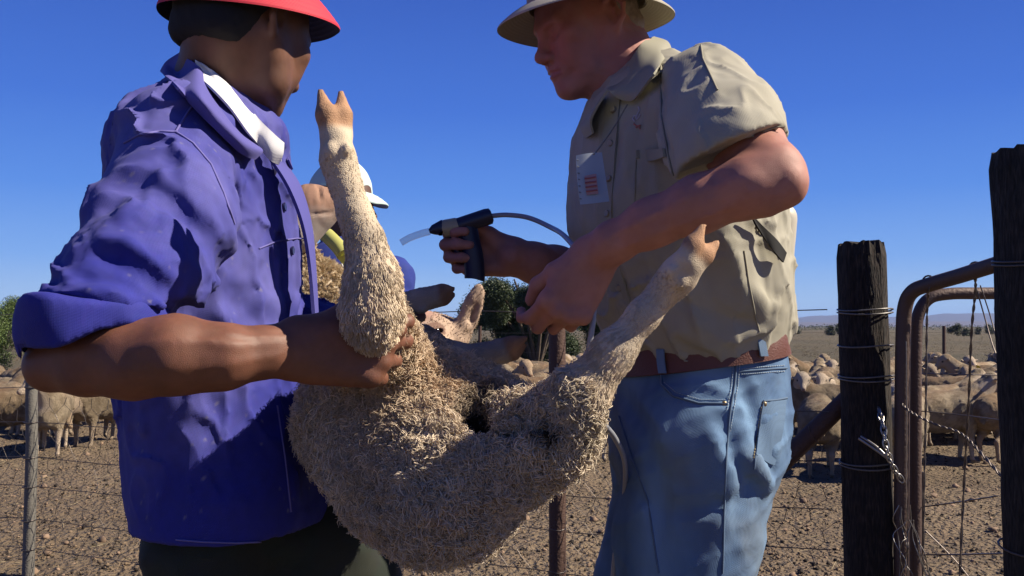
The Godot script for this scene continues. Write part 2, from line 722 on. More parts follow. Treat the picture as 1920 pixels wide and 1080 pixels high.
func wear(n: FastNoiseLite, p: Vector3) -> float:
	return clampf(0.5 + 0.9 * n.get_noise_3dv(p), 0, 1)

# stations given as [py, centre px, half width px, half depth m] at depth d
func px_loft(f: Field, d: float, face: Vector3, st: Array, k := 0.02) -> Loft:
	face = face.normalized()
	var b := Basis(face, Vector3.UP, face.cross(Vector3.UP))
	var o := W(st[0][1], st[0][0], d)
	var out := []
	for s in st:
		var c := W(s[1], s[0], d) - o
		out.append([c.y, c.dot(b.x), c.dot(b.z), s[2] / F * d, s[3]])
	return f.loft(o, b, out, k)

func left_man_fields() -> void:
	var wn := noise(5.0, 11, 4)
	var wrinkle := noise(9.0, 12, 3)
	var big := noise(4.5, 13, 2)
	var cn := noise(9.0, 12, 2)
	var fine := noise(38.0, 18, 2)
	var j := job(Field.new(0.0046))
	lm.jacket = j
	px_loft(j, 1.45, Vector3(1, 0, 0), [[140, 402, 58, 0.07], [168, 400, 76, 0.09], [200, 393, 108, 0.13], [232, 386, 142, 0.165], [275, 378, 152, 0.18], [340, 382, 158, 0.19],
		[450, 388, 164, 0.2], [600, 396, 162, 0.205], [745, 416, 168, 0.21], [850, 438, 180, 0.218], [930, 450, 182, 0.226], [962, 452, 178, 0.228]])
	j.chain([W(330, 264, 1.27), W(308, 425, 1.17), W(236, 548, 1.07), W(190, 602, 1.035)], [0.078, 0.079, 0.068, 0.062], 0.045)
	j.chain([W(440, 268, 1.60), W(468, 470, 1.66), W(500, 585, 1.66)], [0.08, 0.068, 0.062], 0.05)
	j.chain([W(500, 590, 1.66), W(640, 632, 1.64)], [0.056, 0.046], 0.02)
	j.cut(W(172, 612, 1.035), Vector3(0.27, -0.96, 0), 0.004, 0.15)
	# creases of the sleeve: they hang from the shoulder seam and break over the elbow
	for q in [[[205, 330], [300, 360], [400, 470], [440, 560], 1.12, 0.020, -0.024], [[170, 470], [270, 510], [330, 560], [370, 610], 1.03, 0.014, -0.016], [[190, 400], [260, 330], [300, 300], [330, 292], 1.13, 0.013, -0.011],
			[[120, 540], [220, 560], [290, 585], [340, 612], 1.0, 0.011, 0.011], [[235, 395], [330, 430], [410, 520], [425, 600], 1.1, 0.016, 0.012], [[215, 290], [260, 270], [300, 262], [330, 265], 1.15, 0.007, -0.006],
			[[330, 290], [318, 330], [300, 380], [290, 420], 1.16, 0.006, -0.004], [[380, 300], [420, 350], [445, 420], [455, 500], 1.2, 0.008, -0.006], [[60, 575], [130, 530], [200, 520], [260, 540], 0.99, 0.01, -0.008],
			[[110, 490], [160, 460], [220, 455], [270, 470], 1.03, 0.012, 0.007], [[470, 240], [520, 340], [560, 430], [590, 520], 1.25, 0.01, 0.005], [[440, 250], [480, 350], [510, 440], [520, 560], 1.25, 0.012, -0.006],
			[[430, 480], [445, 560], [480, 600], [560, 600], 1.24, 0.016, -0.008], [[445, 590], [500, 560], [560, 565], [600, 590], 1.24, 0.012, 0.005]]:
		for i in 3:
			var w := [W(q[i][0], q[i][1], q[4]), W(q[i + 1][0], q[i + 1][1], q[4])]
			var da: Vector3 = (w[0] - EYE).normalized()
			var db: Vector3 = (w[1] - EYE).normalized()
			var far := Field.new()
			far.ty = j.ty; far.op = j.op; far.pa = j.pa; far.pv = j.pv; far.il = j.il; far.ra = j.ra; far.rv = j.rv; far.kk = j.kk; far.ex = j.ex; far.all = j.all
			var a := far.hit(w[0] - da * 0.25, w[0] + da, 0.0)
			var b := far.hit(w[1] - db * 0.25, w[1] + db, 0.0)
			if a.distance_to(b) < 0.25:
				j.fold(a, b, q[5], q[6] * 0.85)
	# the skirt of the jacket falls in broad flutes
	j.warp = func(p: Vector3) -> float:
		var low := clampf((1.12 - p.y) * 4.0, 0, 1)
		var ang := atan2(p.z + 1.45, p.x + 0.43)
		var flute := 0.007 * low * sin(ang * 5.0 + 1.2 + 1.5 * p.y)
		var crumple := wrinkle.get_noise_3d(p.x + p.y * 0.5, p.y * 0.8 - p.x * 0.4, p.z)
		var sleeve := (1.0 - clampf((1.10 - p.y) * 12.0, 0, 1)) * clampf((-0.30 - p.x) * 6.0, 0, 1) * clampf((p.z + 1.36) * 12.0, 0, 1)
		var e1 := p.x * 0.62 - p.y * 0.78
		var e2 := p.x * 0.78 + p.y * 0.62
		var bend := 0.05 * big.get_noise_3dv(p * 1.7)
		var across := crease(cn, e1 * 0.42, (e2 + bend) * 1.2, p.z * 0.7)
		var drape := crease(cn, (p.x + p.y * 0.35 + bend) * 1.25, p.y * 0.35, p.z * 1.1 + 4.0)
		var small := crease(wrinkle, e1 * 1.2 + 9.0, (e2 - bend) * 2.9, p.z * 2.0) * clampf(0.3 + 2.0 * big.get_noise_3dv(p * 1.3 + Vector3.ONE), 0, 1)
		var hem := clampf((p.y - 0.872) * 22.0, 0.1, 1)
		return hem * flute + hem * (0.0115 * (across - 0.3) * sleeve + 0.009 * (drape - 0.3) * (1.0 - sleeve) * (1.0 - 0.75 * low) + 0.0028 * small + 0.001 * crumple + 0.006 * big.get_noise_3dv(p)) + 0.0008 * fine.get_noise_3dv(p)
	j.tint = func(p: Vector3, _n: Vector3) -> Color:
		var a := clampf(0.5 + 1.1 * wn.get_noise_3d(p.x, p.y * 0.8, p.z) + (p.y - 1.27) * 1.8, 0, 1)  # paler towards the shoulders: fading, plus sunlit brightness put into the colour
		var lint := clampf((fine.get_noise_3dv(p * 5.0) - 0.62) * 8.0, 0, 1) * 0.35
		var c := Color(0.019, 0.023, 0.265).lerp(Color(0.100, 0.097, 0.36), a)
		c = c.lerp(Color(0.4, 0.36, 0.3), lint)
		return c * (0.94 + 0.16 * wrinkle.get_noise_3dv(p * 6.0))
	# turned-back cuff, the unfaded side of the cloth
	var cf := job(Field.new(0.005))
	lm.cuff = cf
	var dn := Vector3(0.27, -0.96, 0)
	var ax := -dn.normalized()
	cf.loft(W(184, 636, 1.035), Basis(Vector3(0.96, 0.27, 0).normalized(), ax, Vector3(0.96, 0.27, 0).normalized().cross(ax)), [[-0.002, 0, 0, 0.078, 0.08], [0.03, 0.0, 0, 0.0765, 0.084], [0.08, 0.01, 0.004, 0.072, 0.084]])
	cf.cut(W(175, 558, 1.035), Vector3(0.06, 0.99, 0), 0.012)
	cf.cap(W(172, 650, 1.035), W(172, 622, 1.035), 0.07, 0.062, 0.004, 1)
	cf.warp = func(p: Vector3) -> float: return 0.0035 * wrinkle.get_noise_3dv(p * 1.3) + 0.003 * sin(p.x * 70.0 + p.y * 30.0)
	cf.tint = func(p: Vector3, _n: Vector3) -> Color: return Color(0.012, 0.017, 0.22).lerp(Color(0.022, 0.025, 0.29), wear(wn, p * 2.0))
	# trousers
	var t := job(Field.new(0.011))
	lm.trousers = t
	px_loft(t, 1.45, Vector3(1, 0, 0), [[800, 445, 140, 0.15], [930, 448, 150, 0.155], [990, 450, 130, 0.15]])
	var gx := W(445, 700, 1.45).x
	t.chain([Vector3(gx - 0.01, 0.82, -1.38), Vector3(gx + 0.02, 0.45, -1.36), Vector3(gx - 0.03, 0.09, -1.34)], [0.1, 0.082, 0.07], 0.04)
	t.chain([Vector3(gx + 0.12, 0.80, -1.50), Vector3(gx + 0.22, 0.47, -1.48), Vector3(gx + 0.16, 0.09, -1.52)], [0.125, 0.082, 0.07], 0.04)
	t.warp = func(p: Vector3) -> float: return 0.01 * wrinkle.get_noise_3d(p.x, p.y * 1.5, p.z)
	t.tint = func(p: Vector3, _n: Vector3) -> Color: return Color(0.012, 0.018, 0.011) * (0.8 + 0.5 * wear(wn, p))
	# body: head, then the arm with its hand
	var skin := noise(26.0, 14, 4)
	var h := job(Field.new(0.0036))
	lm.head = h
	var T := Transform3D(look(Vector3(0.50, -0.32, -0.83), 0.03), W(461, 56, 1.42))
	lm.T = T
	head(h, T, 1.0, 0.86)
	h.cap(T * Vector3(0, -0.03, -0.035), W(408, 190, 1.44), 0.058, 0.062, 0.025)
	h.cap(W(402, 190, 1.44), W(398, 230, 1.44), 0.065, 0.08, 0.03)
	h.warp = func(p: Vector3) -> float: return 0.0006 * skin.get_noise_3dv(p * 6.0)
	h.tint = func(p: Vector3, _n: Vector3) -> Color:
		var q := T.affine_inverse() * p
		var c := Color(0.19, 0.082, 0.045) * (0.9 + 0.25 * skin.get_noise_3dv(p))
		var beard := clampf((-q.y - 0.052) * 40.0, 0, 1) * clampf((q.z - 0.0) * 20.0, 0, 1)
		c = c.lerp(Color(0.075, 0.036, 0.024), beard * 0.6 * (0.7 + 0.6 * skin.get_noise_3dv(p * 5.0)))
		if absf(q.y + 0.07) < 0.012 and absf(q.x) < 0.026 and q.z > 0.085:
			c = c.lerp(Color(0.16, 0.05, 0.04), 0.6)
		return c
	var a := job(Field.new(0.0036))
	lm.arm = a
	a.chain([W(335, 300, 1.3), W(150, 620, 1.045), W(100, 684, 1.03)], [0.05, 0.038, 0.026], 0.02)
	a.chain([W(100, 685, 1.03), W(160, 680, 1.02), W(250, 676, 1.005), W(330, 664, 1.0), W(420, 666, 1.01), W(500, 659, 1.035), W(560, 650, 1.06)], [0.0275, 0.034, 0.0395, 0.0395, 0.0325, 0.0265, 0.0255], 0.016)
	a.ell(W(230, 652, 1.0), Basis(Vector3(0, 0, 1), 0.1), Vector3(0.06, 0.022, 0.024), 0.02)
	a.cap(W(150, 706, 1.0), W(420, 700, 1.005), 0.012, 0.01, 0.02)
	for q in [[[380, 640], [430, 648], [480, 645], [540, 640], 0.0035, 0.0022], [[240, 655], [320, 640], [400, 640], [460, 652], 0.006, 0.0022], [[300, 690], [380, 690], [450, 680], [520, 668], 0.0035, 0.0016], [[420, 626], [470, 632], [510, 630], [545, 632], 0.003, 0.002]]:
		for i in 3:
			a.fold(a.hit(W(q[i][0], q[i][1], 0.8), W(q[i][0], q[i][1], 1.3)), a.hit(W(q[i + 1][0], q[i + 1][1], 0.8), W(q[i + 1][0], q[i + 1][1], 1.3)), q[4], q[5])
	var ss := skin
	var dark := func(p: Vector3, _n: Vector3) -> Color:
		var c := Color(0.21, 0.083, 0.046) * (0.92 + 0.25 * ss.get_noise_3dv(p * 0.8) + 0.12 * ss.get_noise_3dv(p * 4.0))
		return c
	var veins := noise(30.0, 15, 3)
	a.warp = func(p: Vector3) -> float: return 0.0008 * veins.get_noise_3dv(p) + 0.0025 * veins.get_noise_3dv(p * 0.2)
	var HT := Transform3D(frame(Vector3(0.95, -0.05, -0.28), Vector3(0.0, 0.97, 0.05)), W(556, 652, 1.055))
	hand(a, HT, [[40, 52, 30], [52, 62, 34], [58, 66, 38], [62, 66, 40]], [Vector3(0.02, 0.98, -0.1), Vector3(-0.35, 0.92, -0.1)], 1.06)
	for i in 4:
		var kn := HT * (Vector3([0.029, 0.0095, -0.0105, -0.028][i], [0.088, 0.093, 0.089, 0.08][i], -0.010) * 1.06)
		a.ell(kn, HT.basis, Vector3(0.009, 0.011, 0.007), 0.008)
		a.fold(HT * (Vector3([0.014, 0.005, -0.005, -0.012][i], 0.03, -0.014) * 1.06), kn, 0.0035, 0.0018)
	a.tint = func(p: Vector3, n: Vector3) -> Color:
		var c: Color = dark.call(p, n)
		var q := HT.affine_inverse() * p
		return c.lerp(Color(0.36, 0.16, 0.11), clampf(n.dot(HT.basis.z) * 0.9, 0, 0.8) * clampf(q.y * 25.0 - 0.8, 0, 1))
	# the other hand, under the sheep's shoulder
	var g2 := job(Field.new(0.0036))
	lm.hand2 = g2
	var HT2 := Transform3D(frame(Vector3(0.9, 0.25, 0.15), Vector3(0, 0.9, 0.3), true), W(655, 630, 1.62))
	hand(g2, HT2, [[20, 30, 20], [30, 40, 30], [40, 50, 35], [45, 60, 40]], [Vector3(0.7, 0.6, 0.3), Vector3(0.5, 0.8, 0.3)])
	g2.tint = dark

func right_man_fields() -> void:
	var wn := noise(5.0, 21, 4)
	var wrinkle := noise(8.0, 22, 3)
	var fine := noise(40.0, 28, 2)
	var face := Vector3(-0.93, 0, 0.36)
	var cn := noise(8.0, 22, 1)
	var s := job(Field.new(0.0048))
	rm.shirt = s
	px_loft(s, 1.6, face, [[112, 1222, 52, 0.07], [132, 1230, 78, 0.1], [160, 1244, 118, 0.14], [195, 1256, 150, 0.178], [250, 1263, 180, 0.20], [330, 1264, 192, 0.205], [430, 1266, 200, 0.205],
		[520, 1284, 184, 0.2], [590, 1294, 172, 0.195], [640, 1302, 158, 0.18], [668, 1308, 150, 0.17]])
	s.chain([W(1320, 186, 1.42), W(1354, 250, 1.32), W(1378, 300, 1.25)], [0.08, 0.077, 0.078], 0.045)
	s.chain([W(1222, 200, 1.76), W(1185, 320, 1.82), W(1165, 400, 1.82)], [0.085, 0.075, 0.07], 0.05)
	s.cut(W(1372, 288, 1.27), Vector3(0.36, -0.93, 0.1), 0.004, 0.14)
	for q in [[[1300, 95], [1330, 140], [1345, 180], 1.25, 0.007, 0.004], [[1235, 120], [1238, 200], [1262, 300], 1.3, 0.014, -0.014], [[1420, 420], [1440, 520], [1462, 600], 1.35, 0.016, -0.012], [[1360, 440], [1380, 520], [1440, 600], 1.35, 0.02, 0.013],
			[[1150, 560], [1230, 600], [1300, 625], 1.3, 0.014, 0.010], [[1120, 480], [1180, 560], [1260, 610], 1.3, 0.02, -0.008], [[1240, 540], [1330, 590], [1420, 610], 1.3, 0.012, -0.010], [[1400, 540], [1440, 570], [1470, 575], 1.35, 0.012, 0.011],
			[[1180, 220], [1170, 330], [1150, 440], 1.3, 0.012, 0.006], [[1220, 220], [1215, 330], [1190, 440], 1.3, 0.011, -0.006], [[1310, 470], [1330, 560], [1350, 610], 1.3, 0.013, -0.009]]:
		for i in 2:
			var a0 := W(q[i][0], q[i][1], q[3])
			var b0 := W(q[i + 1][0], q[i + 1][1], q[3])
			var a := s.hit(a0 - (a0 - EYE).normalized() * 0.2, a0 + (a0 - EYE).normalized())
			var b := s.hit(b0 - (b0 - EYE).normalized() * 0.2, b0 + (b0 - EYE).normalized())
			if a.distance_to(b) < 0.2:
				rm.get_or_add("folds", []).append([a, b, q[4], q[5] * 0.8])
	for e in rm.folds:
		s.fold(e[0], e[1], e[2], e[3])
	s.warp = func(p: Vector3) -> float:
		var w := wrinkle.get_noise_3d(p.x * 1.2, p.y * 0.7, p.z * 1.2)
		var low := clampf((1.36 - p.y) * 5.0, 0, 1)
		var cr := crease(cn, (p.x - p.y * 0.5) * 0.55, (p.y + p.x * 0.5 + 0.05 * w) * 1.3, p.z * 0.8)
		var vert := crease(cn, (p.x + p.y * 0.2) * 1.5 + 7.0, p.y * 0.4, p.z * 1.6)
		var small := crease(cn, p.x * 1.4 + 3.0, p.y * 2.8 + p.x, p.z * 1.8) * clampf(0.3 + 2.0 * w, 0, 1)
		return 0.0085 * (cr - 0.3) * low + 0.004 * (vert - 0.3) + 0.002 * small + 0.005 * wrinkle.get_noise_3dv(p * 0.4) + 0.001 * fine.get_noise_3dv(p)
	s.tint = func(p: Vector3, _n: Vector3) -> Color: return Color(0.335, 0.312, 0.235).lerp(Color(0.41, 0.388, 0.305), wear(wn, p * 1.4))
	var t := job(Field.new(0.0055))
	rm.jeans = t
	px_loft(t, 1.6, face, [[596, 1306, 140, 0.162], [630, 1308, 142, 0.163], [665, 1309, 146, 0.166], [720, 1310, 153, 0.174], [790, 1308, 155, 0.178], [860, 1302, 147, 0.17], [910, 1296, 124, 0.145]])
	var nx := W(1308, 700, 1.5).x
	t.chain([W(1314, 850, 1.5), W(1288, 1010, 1.49), Vector3(nx - 0.05, 0.5, -1.46), Vector3(nx + 0.01, 0.08, -1.44)], [0.118, 0.104, 0.085, 0.075], 0.05)
	t.chain([W(1270, 850, 1.7), W(1250, 1000, 1.7), Vector3(nx - 0.14, 0.5, -1.7), Vector3(nx - 0.08, 0.08, -1.7)], [0.115, 0.1, 0.082, 0.075], 0.04)
	var back := []
	for q in [[[1160, 740], [1210, 800], [1235, 900], [1245, 1040], 1.3, 0.016, -0.012], [[1330, 800], [1370, 870], [1360, 960], [1330, 1060], 1.25, 0.016, 0.008], [[1400, 730], [1420, 800], [1440, 870], [1450, 900], 1.3, 0.012, -0.012],
			[[1400, 860], [1425, 880], [1440, 900], [1438, 925], 1.3, 0.016, 0.014], [[1360, 800], [1370, 850], [1400, 900], [1420, 920], 1.3, 0.014, -0.012], [[1200, 930], [1260, 960], [1330, 950], [1400, 930], 1.28, 0.014, -0.007], [[1290, 790], [1340, 770], [1380, 765], [1410, 770], 1.28, 0.01, 0.005]]:
		for i in 3:
			var a0 := W(q[i][0], q[i][1], q[4])
			var b0 := W(q[i + 1][0], q[i + 1][1], q[4])
			var a := t.hit(a0, a0 + (a0 - EYE).normalized())
			var b := t.hit(b0, b0 + (b0 - EYE).normalized())
			if a.distance_to(b) < 0.2:
				back.append([a, b, q[5], q[6]])
	for e in back:
		t.fold(e[0], e[1], e[2], e[3])
	t.warp = func(p: Vector3) -> float: return 0.004 * wrinkle.get_noise_3d(p.x * 0.8, p.y * 0.5, p.z * 0.8) + 0.0034 * (crease(cn, (p.x + p.y * 0.4) * 0.6, p.y * 1.4 - p.x * 0.7, p.z * 0.6) - 0.3) + 0.0012 * crease(cn, p.x * 1.5, p.y * 2.6 + p.x, p.z * 1.5) + 0.0008 * fine.get_noise_3dv(p)
	t.tint = func(p: Vector3, n: Vector3) -> Color:
		var a := clampf(0.55 + 0.9 * wn.get_noise_3d(p.x * 1.6, p.y * 0.6, p.z * 1.6), 0, 1)
		var c := Color(0.06, 0.125, 0.25).lerp(Color(0.185, 0.32, 0.50), a)
		return c.lerp(Color(0.13, 0.14, 0.14), clampf(wn.get_noise_3dv(p * 0.9 + Vector3.ONE * 3.0) * 1.2, 0, 0.5))
	var skin := noise(30.0, 24, 4)
	var h := job(Field.new(0.0034))
	rm.head = h
	var T := Transform3D(look(Vector3(-0.88, -0.35, 0.33), -0.02), W(1098, 50, 1.62))
	rm.T = T
	head(h, T, 0.89, 0.97)
	h.ell(T * Vector3(0, -0.092, 0.02), T.basis, Vector3(0.04, 0.022, 0.04), 0.03)      # under the chin
	h.cap(T * Vector3(0, -0.03, -0.045), W(1170, 135, 1.62), 0.056, 0.058, 0.025)
	h.cap(W(1170, 135, 1.62), W(1194, 180, 1.62), 0.06, 0.075, 0.03)
	for q in [[[0.045, -0.075, -0.045], [0.062, -0.13, -0.005], -0.0035], [[0.06, -0.07, -0.03], [0.058, -0.115, 0.005], -0.004], [[0.052, -0.095, 0.02], [0.05, -0.12, 0.04], -0.003], [[0.02, -0.045, 0.085], [0.036, -0.078, 0.075], -0.003],
			[[0.03, -0.012, 0.082], [0.05, -0.018, 0.068], -0.0015], [[0.045, -0.065, 0.065], [0.042, -0.1, 0.06], -0.002], [[-0.03, 0.045, 0.08], [0.04, 0.045, 0.078], -0.0015], [[0.07, -0.06, -0.05], [0.075, -0.1, -0.03], -0.003]]:
		h.fold(T * (Vector3(q[0][0], q[0][1], q[0][2]) * 0.89), T * (Vector3(q[1][0], q[1][1], q[1][2]) * 0.89), 0.004, q[2] * 1.3)
	h.warp = func(p: Vector3) -> float: return 0.0009 * skin.get_noise_3dv(p * 4.0) + 0.0012 * skin.get_noise_3dv(p)
	h.tint = func(p: Vector3, _n: Vector3) -> Color:
		var q := T.affine_inverse() * p / 0.89
		var c := Color(0.43, 0.19, 0.14) * (0.95 + 0.2 * skin.get_noise_3dv(p))
		var ruddy := clampf(1.0 - Vector2(q.y + 0.03, q.z - 0.075).length() * 14.0, 0, 1) + clampf(skin.get_noise_3dv(p * 0.6), 0, 0.5)
		c = c.lerp(Color(0.42, 0.135, 0.10), clampf(ruddy, 0, 0.8))
		if Vector2(q.y + 0.07, (q.z - 0.098) * 0.4).length() < 0.008 and absf(q.x) < 0.026:
			c = c.lerp(Color(0.34, 0.10, 0.09), 0.7)
		if absf(q.x) > 0.075:
			c = c.lerp(Color(0.46, 0.15, 0.11), 0.5)
		return c
	var arm_tint := func(p: Vector3, _n: Vector3) -> Color:
		var c := Color(0.45, 0.20, 0.145) * (0.95 + 0.22 * skin.get_noise_3dv(p * 0.6))
		return c.lerp(Color(0.36, 0.14, 0.10), clampf(skin.get_noise_3dv(p * 2.0) * 0.8, 0, 0.5))
	var a := job(Field.new(0.0038))
	rm.arm = a
	a.chain([W(1330, 220, 1.38), W(1400, 285, 1.27), W(1450, 322, 1.2)], [0.052, 0.05, 0.04], 0.02)
	a.chain([W(1462, 345, 1.19), W(1400, 352, 1.195), W(1310, 383, 1.22), W(1220, 418, 1.25), W(1150, 455, 1.28), W(1112, 484, 1.3)], [0.031, 0.036, 0.036, 0.031, 0.0262, 0.025], 0.02)
	for q in [[[1420, 330], [1340, 350], [1260, 385], [1180, 425], 0.006, 0.002], [[1380, 385], [1300, 415], [1230, 440], [1160, 470], 0.0035, 0.002], [[1240, 395], [1190, 420], [1150, 440], [1120, 462], 0.003, 0.0022]]:
		for i in 3:
			a.fold(a.hit(W(q[i][0], q[i][1], 0.9), W(q[i][0], q[i][1], 1.5)), a.hit(W(q[i + 1][0], q[i + 1][1], 0.9), W(q[i + 1][0], q[i + 1][1], 1.5)), q[4], q[5])
	a.cap(W(1480, 352, 1.18), W(1440, 370, 1.19), 0.017, 0.02, 0.02)
	a.warp = func(p: Vector3) -> float: return 0.001 * skin.get_noise_3dv(p) + 0.002 * skin.get_noise_3dv(p * 0.25)
	a.tint = arm_tint
	var HT := Transform3D(frame(Vector3(-0.5, -0.85, 0.05), Vector3(-0.85, 0.5, 0.25), true), W(1114, 482, 1.3))
	hand(a, HT, [[38, 48, 30], [46, 56, 34], [52, 60, 36], [54, 60, 40]], [Vector3(0.2, 0.75, 0.65), Vector3(-0.25, 0.75, 0.6)], 0.98, 0.6)
	for i in 4:
		a.ell(HT * (Vector3([0.029, 0.0095, -0.0105, -0.028][i], [0.088, 0.093, 0.089, 0.08][i], -0.010)), HT.basis, Vector3(0.009, 0.011, 0.007), 0.008)
	var b := job(Field.new(0.004))
	rm.arm2 = b
	b.chain([W(1180, 380, 1.82), W(1120, 500, 1.86), W(1095, 520, 1.84)], [0.05, 0.045, 0.04], 0.02)
	b.chain([W(1085, 518, 1.83), W(1040, 505, 1.79), W(1000, 492, 1.75), W(958, 480, 1.72)], [0.042, 0.044, 0.036, 0.0285], 0.02)
	b.tint = arm_tint
	b.warp = a.warp
	var HT2 := Transform3D(frame(Vector3(-0.99, 0.05, 0.1), Vector3(0.05, 1, 0)), W(962, 480, 1.735))
	hand(b, HT2, [[42, 72, 40], [50, 84, 50], [52, 86, 52], [54, 84, 52]], [Vector3(0.35, 0.8, 0.5), Vector3(-0.1, 0.95, 0.3)], 1.04, 0.4)

func helper_fields() -> void:
	var wrinkle := noise(8.0, 32, 3)
	var D := 2.8
	var j := job(Field.new(0.013))
	bm.jacket = j
	px_loft(j, D, Vector3(0.8, 0, 0.6), [[448, 655, 40, 0.08], [475, 658, 70, 0.14], [505, 665, 88, 0.18], [580, 665, 94, 0.2], [800, 660, 96, 0.2], [900, 660, 96, 0.21]])
	j.chain([W(738, 520, 2.72), W(725, 640, 2.66), W(650, 660, 2.5)], [0.06, 0.058, 0.05], 0.04)
	j.chain([W(588, 515, 2.88), W(560, 640, 2.7), W(600, 660, 2.5)], [0.06, 0.058, 0.05], 0.04)
	j.warp = func(p: Vector3) -> float: return 0.012 * (0.5 - absf(wrinkle.get_noise_3dv(p)) * 1.5)
	j.tint = func(p: Vector3, _n: Vector3) -> Color: return Color(0.012, 0.032, 0.26) * (0.85 + 0.4 * absf(wrinkle.get_noise_3dv(p)))
	var h := job(Field.new(0.006))
	bm.head = h
	var T := Transform3D(look(Vector3(0.90, -0.14, 0.12)), W(643, 378, D))
	bm.T = T
	head(h, T, 0.9)
	h.cap(T * Vector3(0, -0.03, -0.03), W(655, 480, D), 0.058, 0.07, 0.03)
	h.tint = func(_p: Vector3, _n: Vector3) -> Color: return Color(0.10, 0.045, 0.03)
	var t := job(Field.new(0.016))
	bm.trousers = t
	var c := W(660, 800, D)
	t.chain([Vector3(c.x - 0.03, 0.85, c.z - 0.1), Vector3(c.x, 0.45, c.z - 0.1), Vector3(c.x, 0.08, c.z - 0.1)], [0.115, 0.09, 0.075], 0.05)
	t.chain([Vector3(c.x + 0.03, 0.85, c.z + 0.1), Vector3(c.x + 0.03, 0.45, c.z + 0.12), Vector3(c.x + 0.03, 0.08, c.z + 0.12)], [0.115, 0.09, 0.075], 0.05)
	t.tint = func(_p: Vector3, _n: Vector3) -> Color: return Color(0.016, 0.03, 0.14)
	var hb := job(Field.new(0.005))
	bm.hand = hb
	hand(hb, Transform3D(frame(Vector3(-0.3, 0.7, 0.6), Vector3(-0.6, -0.2, 0.3)), W(655, 655, 2.46)), [[30, 40, 30], [35, 45, 30], [40, 50, 30], [45, 50, 30]], [Vector3(0.7, 0.6, 0.4), Vector3(0.4, 0.8, 0.4)])
	hand(hb, Transform3D(frame(Vector3(0.2, 0.7, 0.6), Vector3(0.6, -0.2, 0.3), true), W(600, 655, 2.46)), [[30, 40, 30], [35, 45, 30], [40, 50, 30], [45, 50, 30]], [Vector3(0.7, 0.6, 0.4), Vector3(0.4, 0.8, 0.4)])
	hb.tint = h.tint


# ---------------------------------------------------------------- the sheep held by the man on the left
var sh := {}
var sh2 := {}

# two claws: each a tapered chain with a flat sole
func claw(f: Field, a: Vector3, b: Vector3, c: Vector3, r: float) -> void:
	f.chain([a, b, c], [r, r * 0.92, r * 0.34], 0.006)

